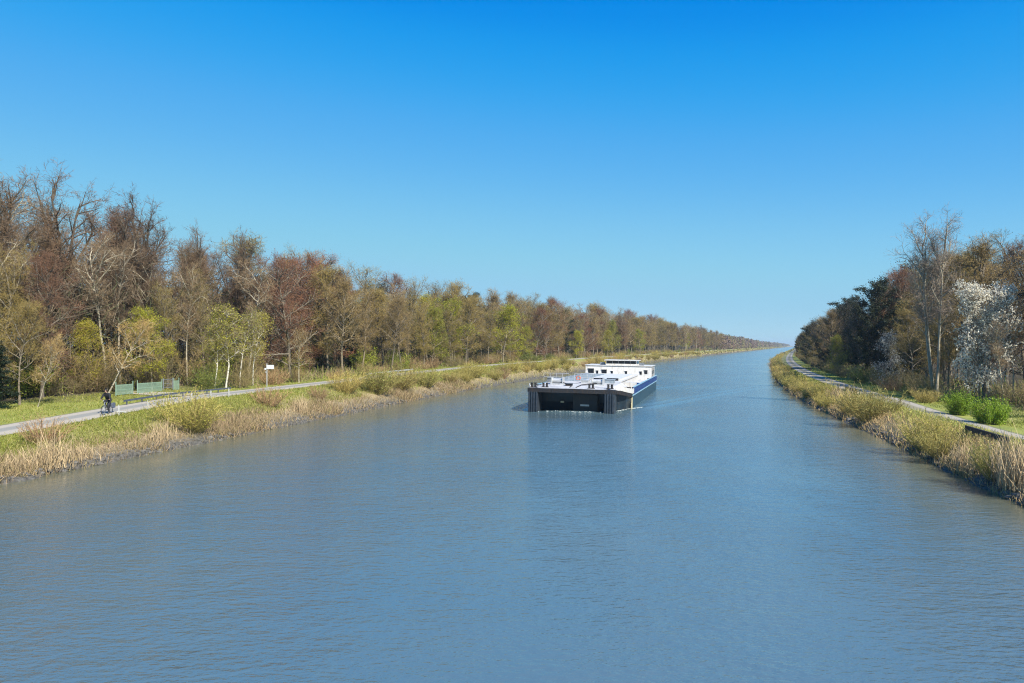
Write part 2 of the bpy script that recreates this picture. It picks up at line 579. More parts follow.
def tree_meshes(seed, H=20, clear=.3, tr=.28, nl=16, el=(10, 70), Rr=5, shape='round', wander=.14, up=.05,
                nb=7, nbb=5, tw=6, twl=.9, tww=.022, twig=(.16, .11, .08), twig2=None, leaf=0, leafsize=.09,
                leafc=(.1, .14, .02), leafalt=None, top=1.0, lean=(0, 0), stems=1, fork=2, droop=0.0,
                bark=None, ivy=0, leafmat=None, spread_lead=False, jit=.15, tw_wander=.05, stem_lean=.22, cluster=1.0):
    rng = np.random.default_rng(seed)
    T, K = Geo(), Geo()
    tips_p, tips_d = [], []
    tw_p, tw_d = [], []
    for si in range(stems):
        sa = rng.uniform(0, 6.28)
        h = H * (1 if si == 0 else rng.uniform(.75, 1.0))
        r0 = tr * (1 if stems == 1 else .75)
        d0 = np.array([lean[0], lean[1], 1.0]) + (np.array([math.cos(sa), math.sin(sa), 0]) * rng.uniform(.04, stem_lean) if stems > 1 else 0)
        base = np.array([math.cos(sa), math.sin(sa), 0]) * (.35 * tr * 2 if stems > 1 else 0) + np.array([0, 0, -.4])
        tp = poly(rng, base, d0, h * top + .4, 9, tw_wander, .03)
        rad = r0 * np.linspace(1, .12 if top > .8 else .5, 10) ** .8
        rad[0] *= 1.35
        T.tube(tp, rad, 8)
        lim = []
        for i in range(nl):
            t = (i + rng.uniform(0, .8)) / nl
            hh = clear + (top - clear) * t
            if spread_lead: hh = clear + (top - clear) * t ** 1.3
            p, td = sample(tp, min(hh / top, .985))
            a = i * 2.4 + rng.uniform(-.5, .5) + sa
            e = R(el[0] + (el[1] - el[0]) * t + rng.uniform(-10, 10))
            s = {'round': math.sqrt(max(.05, 1 - (1.55 * t - .6) ** 2)), 'cone': 1.05 - .9 * t, 'spread': .6 + .5 * t,
                 'vase': .45 + .7 * t, 'oval': math.sqrt(max(.04, 1 - (1.7 * t - .72) ** 2))}[shape]
            L = Rr * s * rng.uniform(.75, 1.2)
            d = np.array([math.cos(a) * math.cos(e), math.sin(a) * math.cos(e), math.sin(e)])
            lp = poly(rng, p, d, L, 6, wander, up)
            r1 = min(r0 * .6, .028 * L ** 1.1 + .014)
            T.tube(lp, np.linspace(r1, r1 * .25, 7), 5, caps=False)
            lim.append((lp, L, r1))
        lim.append((tp[-4:], h * .2, r0 * .2))
        for lp, L, r1 in lim:
            for j in range(nb):
                t = .18 + .82 * (j + rng.random()) / nb
                p, td = sample(lp, min(t, .99))
                d = nrm(td * .8 + nrm(rng.normal(0, 1, 3)) * .85 + np.array([0, 0, .15]))
                L2 = L * rng.uniform(.24, .46) * (1.15 - .5 * t) + .35
                bp = poly(rng, p, d, L2, 4, wander * 1.1, up * .8 - droop * .5)
                r2 = max(.012, r1 * .38)
                T.tube(bp, np.linspace(r2, r2 * .35, 5), 4, caps=False)
                for q in range(nbb):
                    t2 = .2 + .8 * (q + rng.random()) / nbb
                    p2, td2 = sample(bp, min(t2, .99))
                    d2 = nrm(td2 * .8 + nrm(rng.normal(0, 1, 3)) * .9 + np.array([0, 0, .1 - droop]))
                    L3 = L2 * rng.uniform(.3, .6) + .2
                    bp2 = poly(rng, p2, d2, L3, 3, wander * 1.2, up * .6 - droop)
                    K.tube(bp2, [.014, .012, .010, .007], 3, 0, np.array(twig) * rng.uniform(.6, 1.0), caps=False)
                    ts = rng.uniform(.15, 1, tw)
                    for t3 in ts:
                        a3, b3 = sample(bp2, min(t3, .99))
                        tw_p.append(a3); tw_d.append(b3 * .7 + nrm(rng.normal(0, 1, 3)) * .8 + np.array([0, 0, .12 - droop]))
    p = np.array(tw_p); d = np.array(tw_d); n = len(p)
    L = twl * rng.uniform(.5, 1.2, n)
    c = vary(rng, n, twig, .3, twig2, .35)
    m, e, de = ribbons(K, rng, p, d, L, tww, 0, c)
    s_all = p; ends = []
    for _ in range(fork):
        base = m + (e - m) * rng.random((n, 1))
        dd = de + rng.normal(0, .55, (n, 3)); dd[:, 2] -= droop
        m2, e2, d2 = ribbons(K, rng, base, dd, L * rng.uniform(.35, .75, n), tww * .75, 0, c)
        s_all = np.vstack([s_all, base])
        ends.append(e2)
        e = e[:n]
    e_all = np.vstack([e] + ends)
    if leaf:
        k = rng.choice(len(e_all), max(1, int(len(e_all) * cluster)), replace=False)[rng.integers(0, max(1, int(len(e_all) * cluster)), leaf)]
        at_ = e_all[k] if cluster == 1.0 else s_all[k] + (e_all[k] - s_all[k]) * rng.random((leaf, 1))
        leaves(K, rng, at_, leafsize, 1, vary(rng, leaf, leafc, .35, leafalt, .35), jit)
    if ivy:
        # dark evergreen leaves climbing the stem and the inner limbs
        hz = rng.uniform(.02, .75, ivy)
        q = np.array([sample(tp, x)[0] for x in hz])
        leaves(K, rng, q, .13, 1, vary(rng, ivy, (.022, .04, .014), .4), .42)
    bark = bark or M_bark
    return T.mesh('trunk', bark, True), K.mesh('crown', [M_twig, leafmat or M_leaf])

def evergreen_meshes(seed, H=15, Rr=3.4, n=11000, col=(.016, .030, .014), shape='cone', size=.16):
    """a dark dense crown of drooping boughs with gaps between them"""
    rng = np.random.default_rng(seed)
    T, K = Geo(), Geo()
    tp = poly(rng, (0, 0, -.4), (0, 0, 1), H + .4, 8, .03, .03)
    T.tube(tp, .24 * np.linspace(1, .08, 9), 7)
    bp_all, w = [], []
    nb = int(H * 4.2)
    for i in range(nb):
        t = (i + rng.random()) / nb
        hh = .06 + .92 * t
        p, _ = sample(tp, hh)
        a = i * 2.4 + rng.uniform(-.6, .6)
        s = (1.02 - t) ** .75 if shape == 'cone' else math.sqrt(max(.05, 1 - (1.7 * t - .75) ** 2))
        L = Rr * s * rng.uniform(.55, 1.25) + .25
        e = R(rng.uniform(-5, 35) if shape == 'cone' else rng.uniform(10, 60))
        d = np.array([math.cos(a) * math.cos(e), math.sin(a) * math.cos(e), math.sin(e)])
        bp = poly(rng, p, d, L, 5, .12, -.06 if shape == 'cone' else .03)
        T.tube(bp, np.linspace(.035, .008, 6), 4, caps=False)
        bp_all.append(bp); w.append(L)
    w = np.array(w) / np.sum(w)
    k = rng.choice(nb, n, p=w)
    q = np.array([sample(bp_all[i], x)[0] for i, x in zip(k, rng.beta(1.6, 1.0, n) * .99)])
    leaves(K, rng, q, size, 1, vary(rng, n, col, .45, tuple(x * 2.0 for x in col), .18), .2)
    return T.mesh('trunk', M_darkbark, True), K.mesh('crown', [M_twig, M_leaf])

def shrub_meshes(seed, H=2.6, Rr=1.8, stems=60, twigs=9, col=(.22, .20, .07), alt=None, leaf=600, leafc=(.2, .22, .05),
                 leafsize=.045, upright=.8, w=.02, leafalt=None, fork=1, jit=.06):
    """many stems from the ground, each with side twigs and small leaves or buds"""
    rng = np.random.default_rng(seed)
    T, K = Geo(), Geo()
    tp, td = [], []
    for i in range(stems):
        a = rng.uniform(0, 6.28); rr = math.sqrt(rng.random())
        base = np.array([math.cos(a), math.sin(a), 0]) * rr * Rr * .35 + np.array([0, 0, -.25])
        out = rr * rng.uniform(.6, 1.2) * (1.25 - upright)
        d = np.array([math.cos(a) * out * 2, math.sin(a) * out * 2, 1])
        L = H * rng.uniform(.62, 1.08) * (1 - .18 * rr) * math.sqrt(1 + (out * .8) ** 2)
        sp = poly(rng, base, d, L + .25, 5, .07, .05)
        T.tube(sp, np.linspace(.022, .008, 6), 4, 0, np.array(col) * rng.uniform(.5, .9), caps=False)
        for t in rng.uniform(.12, 1.0, twigs):
            p, dd = sample(sp, min(t, .99))
            tp.append(p); td.append(dd * .9 + nrm(rng.normal(0, 1, 3)) * .75 + np.array([0, 0, .25]))
    p = np.array(tp); d = np.array(td); n = len(p)
    L = H * .27 * rng.uniform(.5, 1.2, n)
    c = vary(rng, n, col, .35, alt, .35)
    m, e, de = ribbons(K, rng, p, d, L, w, 0, c)
    for _ in range(fork):
        m2, e2, d2 = ribbons(K, rng, m, de + rng.normal(0, .5, (n, 3)), L * .55, w * .8, 0, c)
        e = np.vstack([e, e2])
    if leaf:
        k = rng.integers(0, len(e), leaf)
        pp = np.vstack([e, np.vstack([m] * (len(e) // len(m)))])
        k = rng.integers(0, len(pp), leaf)
        leaves(K, rng, pp[k], leafsize, 1, vary(rng, leaf, leafc, .35, leafalt, .3), jit)
    return T.mesh('stem', M_twig, True), K.mesh('foliage', [M_twig, M_leaf])

KINDS = {}
def kind(key, name, cat, word, variants, parts=('trunk', 'crown'), H=None):
    """register one kind of plant: its meshes, plain name, category and how labels call it"""
    hs_ = []
    for pair in variants:
        co = np.empty(len(pair[1].vertices) * 3); pair[1].vertices.foreach_get('co', co)
        hs_.append(float(np.percentile(co[2::3], 99.6)))
    KINDS[key] = dict(name=name, cat=cat, word=word, var=variants, parts=parts, H=hs_)

kind('oak', 'oak_tree', 'tree', 'bare dark oak with spreading limbs', [
    tree_meshes(11, H=21, clear=.30, tr=.42, nl=20, el=(12, 78), Rr=9, shape='spread', wander=.11, up=.05, nb=9, nbb=7, tw=8, fork=3, twl=.85, tww=.036, twig=(0.150, 0.094, 0.053), top=.72, bark=M_darkbark),
    tree_meshes(12, H=21, clear=.40, tr=.40, nl=19, el=(15, 80), Rr=8.8, shape='spread', wander=.12, up=.06, nb=9, nbb=7, tw=8, fork=3, twl=.85, tww=.036, twig=(0.156, 0.099, 0.053), top=.76, bark=M_darkbark)], H=21)
kind('beech', 'beech_tree', 'tree', 'bare brown broadleaf tree', [
    tree_meshes(21, H=18, clear=.3, tr=.24, nl=22, el=(32, 80), Rr=5.6, shape='vase', nb=8, nbb=5, tw=4, twl=.75, tww=.03, twig=(0.269, 0.182, 0.070), twig2=(0.214, 0.150, 0.053), leaf=1500, leafsize=.055, leafc=(0.255, 0.156, 0.046)),
    tree_meshes(22, H=18, clear=.34, tr=.25, nl=22, el=(20, 72), Rr=5.2, shape='oval', nb=8, nbb=5, tw=4, twl=.75, tww=.03, twig=(0.242, 0.168, 0.068), twig2=(0.269, 0.188, 0.061), leaf=1500, leafsize=.055, leafc=(0.228, 0.164, 0.036)),
    tree_meshes(23, H=18, clear=.3, tr=.22, nl=22, el=(30, 78), Rr=5.2, shape='vase', nb=8, nbb=5, tw=4, twl=.75, tww=.03, twig=(0.255, 0.188, 0.068), twig2=(0.202, 0.164, 0.048), leaf=1700, leafsize=.06, leafc=(0.214, 0.188, 0.032))], H=18)
kind('red', 'maple_tree', 'tree', 'reddish brown budding tree', [
    tree_meshes(31, H=17, clear=.12, tr=.25, nl=24, el=(8, 66), Rr=5.4, shape='oval', nb=7, nbb=5, tw=6, twl=.8, twig=(0.213, 0.101, 0.055), twig2=(0.169, 0.082, 0.043), leaf=6500, leafsize=.06, leafc=(0.282, 0.111, 0.046), leafalt=(0.225, 0.114, 0.043)),
    tree_meshes(32, H=17, clear=.2, tr=.25, nl=22, el=(15, 70), Rr=4.8, shape='round', nb=7, nbb=5, tw=6, twl=.8, twig=(0.202, 0.106, 0.057), leaf=4500, leafsize=.055, leafc=(0.225, 0.101, 0.043))], H=17)
kind('green', 'young_leaved_tree', 'tree', 'yellow green tree in young leaf', [
    tree_meshes(41, H=13, clear=.2, tr=.18, nl=18, el=(15, 65), Rr=4.9, shape='round', nb=6, nbb=4, tw=5, twl=.7, twig=(0.283, 0.216, 0.069), leaf=17000, leafsize=.085, leafc=(0.451, 0.416, 0.020), leafalt=(0.316, 0.339, 0.020)),
    tree_meshes(42, H=13, clear=.15, tr=.18, nl=18, el=(20, 70), Rr=3.8, shape='oval', nb=6, nbb=4, tw=5, twl=.7, twig=(0.283, 0.216, 0.069), leaf=13000, leafsize=.08, leafc=(0.367, 0.354, 0.030), leafalt=(0.267, 0.262, 0.030))], H=13)
kind('olive', 'hornbeam_tree', 'tree', 'olive brown tree with first leaves', [
    tree_meshes(51, H=16, clear=.26, tr=.2, nl=20, el=(15, 70), Rr=5.4, shape='oval', nb=8, nbb=5, tw=5, twl=.75, tww=.028, twig=(0.246, 0.180, 0.055), leaf=3200, leafsize=.065, leafc=(0.246, 0.205, 0.027), leafalt=(0.274, 0.174, 0.042)),
    tree_meshes(52, H=16, clear=.3, tr=.2, nl=20, el=(34, 80), Rr=5.2, shape='vase', nb=8, nbb=5, tw=5, twl=.75, tww=.028, twig=(0.233, 0.174, 0.055), leaf=2600, leafsize=.065, leafc=(0.206, 0.186, 0.025), leafalt=(0.261, 0.186, 0.042))], H=16)
kind('birch', 'birch_tree', 'tree', 'slim white barked birch in yellow green leaf', [
    tree_meshes(61, H=10, clear=.38, tr=.1, nl=14, el=(35, 70), Rr=1.9, shape='oval', nb=6, nbb=4, tw=4, twl=.6, twig=(0.260, 0.208, 0.096), leaf=3600, leafsize=.075, leafc=(0.390, 0.351, 0.036), leafalt=(0.286, 0.299, 0.036), droop=.12, bark=M_birch),
    tree_meshes(62, H=10, clear=.42, tr=.09, nl=12, el=(35, 74), Rr=1.7, shape='round', nb=6, nbb=4, tw=4, twl=.6, twig=(0.260, 0.208, 0.096), leaf=2400, leafsize=.07, leafc=(0.364, 0.325, 0.048), leafalt=(0.260, 0.260, 0.048), droop=.12, bark=M_birch, lean=(.06, 0))], H=10)
kind('slim', 'slender_tree', 'tree', 'slender bare tree', [
    tree_meshes(71, H=8, clear=.34, tr=.1, nl=14, el=(25, 70), Rr=2.7, shape='round', nb=6, nbb=4, tw=4, twl=.55, twig=(0.330, 0.232, 0.095), leaf=900, leafsize=.05, leafc=(0.330, 0.217, 0.066), bark=M_palebark)], H=8)
kind('pole', 'tall_pale_tree', 'tree', 'tall bare tree with pale trunk', [
    tree_meshes(81, H=20, clear=.5, tr=.22, nl=14, el=(30, 72), Rr=4.6, shape='vase', nb=7, nbb=5, tw=5, twl=.8, tww=.03, twig=(0.237, 0.165, 0.090), bark=M_palebark),
    tree_meshes(82, H=20, clear=.45, tr=.2, nl=16, el=(30, 75), Rr=4.4, shape='vase', nb=7, nbb=5, tw=5, twl=.8, tww=.03, twig=(0.237, 0.165, 0.090), bark=M_palebark)], H=20)
kind('multi', 'ash_tree', 'tree', 'tall pale ash forking into several stems', [
    tree_meshes(91, H=21.5, tw_wander=.02, stem_lean=.09, clear=.45, tr=.24, nl=10, el=(45, 78), Rr=4.0, shape='spread', wander=.08, nb=6, nbb=5, tw=4, twl=.8, tww=.026, twig=(0.255, 0.203, 0.162), bark=M_palebark, stems=4)], H=21.5)
kind('blossom', 'cherry_tree', 'tree', 'cherry tree covered in white blossom', [
    tree_meshes(101, H=13, clear=.1, tr=.16, nl=20, el=(20, 76), Rr=4.0, shape='oval', nb=7, nbb=4, tw=4, twl=.8, twig=(.2, .17, .14), leaf=38000, leafsize=.072, cluster=.42, leafc=(.88, .84, .70), leafalt=(.84, .80, .68), leafmat=M_petal, stems=2, jit=.04),
    tree_meshes(102, H=8, clear=.12, tr=.1, nl=15, el=(25, 75), Rr=2.2, shape='oval', nb=6, nbb=4, tw=4, twl=.6, twig=(.15, .13, .11), leaf=7000, leafsize=.06, cluster=.45, leafc=(.72, .70, .62), leafalt=(.5, .48, .4), leafmat=M_petal, jit=.04)], H=13)
kind('conifer', 'conifer_tree', 'tree', 'dark green conifer', [
    evergreen_meshes(111, 15, 3.2, 24000, size=.1), evergreen_meshes(112, 15, 2.5, 20000, (.02, .036, .016), size=.1)], H=15)
kind('ivy', 'ivy_clad_tree', 'tree', 'dark ivy clad tree', [
    tree_meshes(121, H=17, clear=.3, tr=.26, nl=16, el=(15, 70), Rr=4.6, shape='round', nb=6, nbb=5, tw=4, twl=.8, twig=(.11, .085, .07), leaf=4500, leafsize=.12, leafc=(.034, .044, .018), leafalt=(.035, .045, .016), ivy=5000, bark=M_darkbark, jit=.3),
    evergreen_meshes(122, 15, 4.2, 24000, (.034, .043, .019), 'round', .105)], H=17)
SH = ('stem', 'foliage')
kind('willow', 'willow_shrub', 'shrub', 'olive yellow willow shrub', [
    shrub_meshes(201, 2.6, 1.9, 85, 13, (.37, .30, .085), (.28, .25, .07), 2600, (.40, .34, .085), .05, .62),
    shrub_meshes(202, 2.6, 1.6, 80, 13, (.40, .31, .10), (.30, .24, .07), 1900, (.40, .33, .08), .05, .7),
    shrub_meshes(203, 2.6, 1.7, 85, 13, (.33, .29, .075), (.36, .27, .10), 2300, (.33, .32, .06), .05, .66)], SH, 2.6)
kind('russet', 'russet_shrub', 'shrub', 'bare russet twigged shrub', [
    shrub_meshes(211, 2.2, 1.6, 60, 10, (0.322, 0.196, 0.102), (0.392, 0.280, 0.132), 500, (0.364, 0.280, 0.108), .04, .66)], SH, 2.2)
kind('bush', 'laurel_bush', 'bush', 'bright green leafy bush', [
    shrub_meshes(221, 2.6, 2.0, 60, 12, (0.196, 0.210, 0.036), None, 8000, (0.238, 0.350, 0.014), .075, .6, leafalt=(0.336, 0.420, 0.024), jit=.12),
    shrub_meshes(222, 2.6, 2.2, 60, 12, (0.196, 0.210, 0.036), None, 9000, (0.210, 0.322, 0.014), .075, .55, leafalt=(0.294, 0.392, 0.024), jit=.12)], SH, 2.6)
kind('hazel', 'hazel_shrub', 'shrub', 'brown hazel shrub', [
    shrub_meshes(231, 4.5, 2.6, 45, 14, (0.252, 0.175, 0.084), (0.280, 0.210, 0.072), 1500, (0.280, 0.210, 0.060), .06, .72, .024, fork=2),
    shrub_meshes(232, 4.5, 2.4, 45, 14, (0.238, 0.182, 0.090), (0.210, 0.168, 0.072), 1800, (0.266, 0.238, 0.060), .06, .75, .024, fork=2)], SH, 4.5)
kind('spring', 'elder_shrub', 'shrub', 'fresh green undergrowth shrub', [
    shrub_meshes(241, 4, 2.4, 40, 12, (0.196, 0.168, 0.072), None, 4200, (0.224, 0.280, 0.022), .085, .65, fork=1, leafalt=(0.322, 0.336, 0.036), jit=.2),
    shrub_meshes(242, 4, 2.6, 40, 12, (0.182, 0.154, 0.072), None, 3400, (0.140, 0.196, 0.024), .085, .65, fork=1, leafalt=(0.280, 0.280, 0.036), jit=.2)], SH, 4)

FIRST = {}
def plant(key, side, u, y, H, label, group=None, var=None, rng=random, wide=1.0, rz=None):
    """one plant standing u metres from the water; the first of a variant holds the meshes, later ones are copies"""
    k = KINDS[key]
    v = rng.randrange(len(k['var'])) if var is None else var
    loc = P(side, u, y)
    s = H / k['H'][v]
    sc = (s * wide, s * wide, s)
    rz = rng.uniform(0, 6.28) if rz is None else rz
    if (key, v) not in FIRST:
        t = thing(k['name'], label, k['cat'], loc, rz, group)
        t.scale = sc
        for nm, me in zip(k['parts'], k['var'][v]):
            link(nm, me, t)
        FIRST[key, v] = t
        return t
    t = dup(FIRST[key, v], loc, rz, sc, label, group or '')
    if not group and 'group' in t: del t['group']
    return t

# ------------------------------------------------------------------ the barge
M_hull = paint('hull_blue_black', (.018, .032, .045), .38, 0, .45, (.010, .016, .022), 1.2)
M_knee = paint('knee_blue_grey', (.035, .045, .058), .45, 0, .5, (.016, .02, .026), 2)
M_hullside = paint('hull_teal', (.014, .046, .066), .35, 0, .4, (.008, .025, .04), .8)
M_black = paint('black_steel', (.014, .014, .016), .5, 0, .5, (.03, .024, .02), 2)
M_white = paint('white_ship_paint', (.62, .61, .585), .4, 0, .12, (.52, .49, .43), 1.6)
M_deck = paint('pale_deck_paint', (.56, .55, .53), .6, 0, .2, (.27, .265, .25), .7)
M_blue = paint('blue_stripe', (.008, .03, .17), .35, 0, .3)
M_paleblue = paint('pale_blue_paint', (.25, .42, .52), .4, 0, .25)
M_grey = paint('grey_steel', (.22, .24, .26), .5, .2, .4)
M_glass, _nt, _b, _o = mat('dark_window_glass')
_b.inputs['Base Color'].default_value = (.012, .014, .018, 1); _b.inputs['Roughness'].default_value = .08
M_orange = paint('orange_red', (.62, .10, .03), .5)
M_cream = paint('cream_marking', (.62, .55, .34), .5)
M_hatch = paint('hatch_blue_grey', (.30, .35, .39), .5, 0, .4)
M_steelwhite = paint('galvanised_rail', (.55, .55, .54), .4, .3, .3)

def streaks(m, rust, amt):
    nt = m.node_tree; b = [n for n in nt.nodes if n.type == 'BSDF_PRINCIPLED'][0]
    mp = node(nt, 'ShaderNodeMapping'); mp.inputs['Scale'].default_value = (2.2, 2.2, .28)
    nt.links.new(objco(nt), mp.inputs['Vector'])
    f = ramp(nt, noise(nt, 1.6, 6, .7, mp.outputs[0]), [(.52, (0, 0, 0)), (.72, (amt, amt, amt))])
    nt.links.new(mix(nt, f, b.inputs['Base Color'].links[0].from_socket, rust), b.inputs['Base Color'])
for m_, r_, k_ in ((M_white, (.30, .20, .12), .7), (M_deck, (.22, .18, .14), .75), (M_hull, (.07, .045, .03), .8), (M_hullside, (.06, .05, .04), .7), (M_black, (.06, .04, .028), .8), (M_blue, (.05, .05, .09), .6)):
    streaks(m_, r_, k_)

def hull_ring(f, z):
    """half-outline of the hull, inset f metres at the bow rake"""
    h = [(4.35 - .25 * f, 1.5 + f), (5.0 - .2 * f, 2.2 + f), (5.65 - .1 * f, 4.0 + f), (6.0, 7.0 + .4 * f), (6.0, 46.0), (5.2, 50.0)]
    return h

def sheer(y): return float(np.interp(y, [0, 1.5, 4, 7, 10, 50], [2.62, 2.5, 2.15, 1.84, 1.78, 1.78]))

def FZ(x, y): return (float(np.interp(y, [0, 4, 9], [2.68, 2.84, 3.0])) if abs(x) < 4.7 else sheer(y) + .3) if y < 10 else 1.85

def build_barge():
    yaw = math.atan2(BT.y, BT.x) - math.pi / 2 - R(2.0)
    t = thing('barge', 'long white and blue cargo barge with a black square bow coming up the canal', 'barge', (BW.x, BW.y, 0), yaw)
    t.rotation_euler = (0, R(0.8), yaw)
    # hull: three levels of outline
    G = Geo()
    lev = [(2.6, -.9), (1.5, .05), (1.05, 1.0), (.75, None)]
    rings = []
    for f, z in lev:
        h = hull_ring(f, z)
        ring = [(x, y) for x, y in h] + [(-x, y) for x, y in reversed(h)]
        rings.append([(x, y, (z if z is not None else sheer(y))) for x, y in ring])
    n = len(rings[0])
    V = np.array(rings).reshape(-1, 3)
    F = []
    side = []
    for r in range(len(rings) - 1):
        for j in range(n):
            k = (j + 1) % n
            F.append((r * n + j, r * n + k, (r + 1) * n + k, (r + 1) * n + j))
            side.append(1 if j in (3, 4, n - 5, n - 4, n - 6) and j != n - 1 else 0)
    F = np.array(F); side = np.array(side)
    G.add(V, F[side == 0], 0); G.add(V, F[side == 1], 1)
    hull = G.obj('hull', [M_hull, M_hullside], t)
    # centre panel and plating seams of the dark bow face, and the marks on it
    g = Geo(); g.box(-.1, 2.7, 1.7, 2.6, -.3, 2.0, 0)
    g.obj('bow_panel', M_black, hull)
    g = Geo(); g.box(.75, 1.75, 1.66, 1.696, .62, .82)
    g.obj('name_plate', M_white, hull)
    g = Geo(); g.box(-1.65, -1.3, 2.2, 2.5, .9, 1.08)
    g.obj('bow_mark', M_cream, hull)
    # white deck: a raised foredeck that falls to the sheer at its sides
    G = Geo()
    ys = [-.3, .5, 1.6, 4, 7, 9.8, 10.6, 12, 30, 46, 49.6]
    hw = [4.75, 4.9, 5.2, 5.75, 6.03, 6.03, 6.03, 6.03, 6.03, 6.03, 5.3]
    cz = [2.69, 2.71, 2.76, 2.86, 2.98, 3.05, 2.0, 1.93, 1.93, 1.93, 1.93]
    V = []
    for y, w, c_ in zip(ys, hw, cz):
        z = sheer(y) + .03
        for q in (-1, -.74, -.4, 0, .4, .74, 1):
            k = 1 - max(0, abs(q) - .74) / .26 if y < 10 else 1 - abs(q) ** 2
            V.append((q * w, y, z + (c_ - z) * k - .04 * abs(q) * (y < 10)))
    F = [(r * 7 + j, r * 7 + j + 1, r * 7 + 8 + j, r * 7 + 7 + j) for r in range(len(ys) - 1) for j in range(6)]
    G.add(V, F)
    G.obj('deck', M_deck, t)
    # heavy black fender band under the bow deck edge
    G = Geo()
    for a, b_ in ((-4.95, -2.2), (-2.2, .6), (.6, 4.95)):
        G.box(a + .01, b_ - .01, -.42, .6, 2.2, 2.66)
    for sg in (-1, 1):
        for (x0, y0), (x1, y1) in (((4.75, -.1), (5.25, 1.6)), ((5.25, 1.6), (5.8, 4)), ((5.8, 4), (6.08, 7))):
            z0, z1 = sheer(y0), sheer(y1)
            v = [(sg * x0, y0, z0 - .42), (sg * x1, y1, z1 - .4), (sg * x1, y1, z1 + .02), (sg * x0, y0, z0 + .02),
                 (sg * (x0 - .3), y0, z0 - .42), (sg * (x1 - .3), y1, z1 - .4), (sg * (x1 - .3), y1, z1 + .015), (sg * (x0 - .3), y0, z0 + .015)]
            G.add(v, [(0, 1, 2, 3), (4, 7, 6, 5), (0, 4, 5, 1), (3, 2, 6, 7), (0, 3, 7, 4), (1, 5, 6, 2)])
    G.obj('fender_band', M_black, t)
    for sg in (-1, 1):
        k = Geo()
        k.box(sg * 4.3 - .55, sg * 4.3 + .55, -.38, 1.6, -.8, 2.2)
        for q in range(4):
            x = sg * 4.3 - .42 + q * .28
            k.box(x - .06, x + .06, -.5, -.383, -.8, 2.25)
        k.obj('push_knee', M_knee, t)
    # white bulwark over the flared bow corner, blue stripe along the side
    for sg in (-1, 1):
        G = Geo()
        pts = [(4.9, .4), (5.25, 1.6), (5.78, 4), (6.05, 7), (6.05, 9)]
        for (x0, y0), (x1, y1) in zip(pts[:-1], pts[1:]):
            z0, z1 = sheer(y0) + .04, sheer(y1) + .04
            h0 = np.interp(y0, [0, 1.6, 9], [.1, .5, .55]); h1 = np.interp(y1, [0, 1.6, 9], [.1, .5, .55])
            v = [(sg * x0, y0, z0), (sg * x1, y1, z1), (sg * x1, y1, z1 + h1), (sg * x0, y0, z0 + h0)]
            v += [(x - sg * .09, y, z) for x, y, z in v]
            G.add(v, [(0, 1, 2, 3), (4, 7, 6, 5), (3, 2, 6, 7), (0, 4, 5, 1), (0, 3, 7, 4), (1, 5, 6, 2)])
        G.obj('bow_bulwark', M_white, t)
        G = Geo(); G.box(sg * 6.0 - .05, sg * 6.0 + .05, 9.02, 46, 1.70, 2.5)
        G.obj('side_stripe', M_blue, t)
        G = Geo()
        G.box(sg * 6.0 - .09, sg * 6.0 + .09, 9.05, 46, 2.503, 2.6); G.box(sg * 6.03 - .05, sg * 6.03 + .05, 7.2, 46, 1.55, 1.69)
        G.obj('rubbing_strake', M_paleblue, t)
        G = Geo(); G.box(sg * 6.0 - .04, sg * 6.0 + .06, 6.9, 7.25, -.1, 1.62); G.box(sg * 6.0 - .05, sg * 6.0 + .08, 6.55, 6.88, -.1, .75)
        G.obj('draught_mark', M_cream, t)
    # two long hatches, the dark one to starboard
    G = Geo(); G.box(-5.0, -1.3, 12, 38, 1.7, 2.75); G.box(-5.15, -1.15, 11.9, 38.1, 2.754, 2.9)
    for q in range(8): G.box(-5.0, -1.3, 13 + q * 3.1, 13.2 + q * 3.1, 2.903, 3.02)
    hd = G.obj('cargo_hatch', M_hatch, t)
    G = Geo()
    for q in range(4): G.box(-4.6 + q * .8, -4.1 + q * .8, 11.86, 11.98, 1.95, 2.5)
    G.obj('coaming_plate', M_grey, hd)
    G = Geo(); G.box(-1.0, 3.7, 11.5, 38, 1.7, 2.8); G.box(-1.12, 3.82, 11.4, 38.1, 2.804, 2.93)
    hw_ = G.obj('cargo_hatch', M_white, t)
    for a, b_ in ((-.7, .4), (.7, 1.3), (1.7, 3.2)):
        G = Geo(); G.box(a, b_, 11.37, 11.52, 2.2, 2.66)
        G.obj('hatch_opening', M_black, hw_)
    G = Geo(); G.box(-.6, 3.4, 16, 34, 2.934, 3.12); G.obj('hatch_lid', M_white, hw_)
    for y0, x0, x1 in ((15.4, -.3, 1.4), (15.4, 1.8, 3.3)):
        G = Geo(); G.box(x0, x1, y0, y0 + .4, 2.934, 3.25); G.obj('skylight', M_glass, hw_)
    G = Geo(); G.box(4.15, 5.5, 16, 17.6, 1.75, 2.75); G.obj('deck_locker', M_white, t)
    G = Geo(); G.box(4.1, 5.6, 19, 20.5, 1.75, 2.5); G.obj('deck_locker', M_blue, t)
    # deckhouse across the stern
    G = Geo()
    pr = [(41.6, 1.8), (42.0, 4.1), (48.6, 4.1), (48.9, 1.8)]
    V = [(sx * 5.45, y, z) for sx in (-1, 1) for y, z in pr]
    G.add(V, [(0, 1, 2, 3), (4, 7, 6, 5), (0, 4, 5, 1), (1, 5, 6, 2), (2, 6, 7, 3)])
    G.box(-5.6, 5.6, 41.85, 48.8, 4.103, 4.2)
    dh = G.obj('deckhouse', M_white, t)
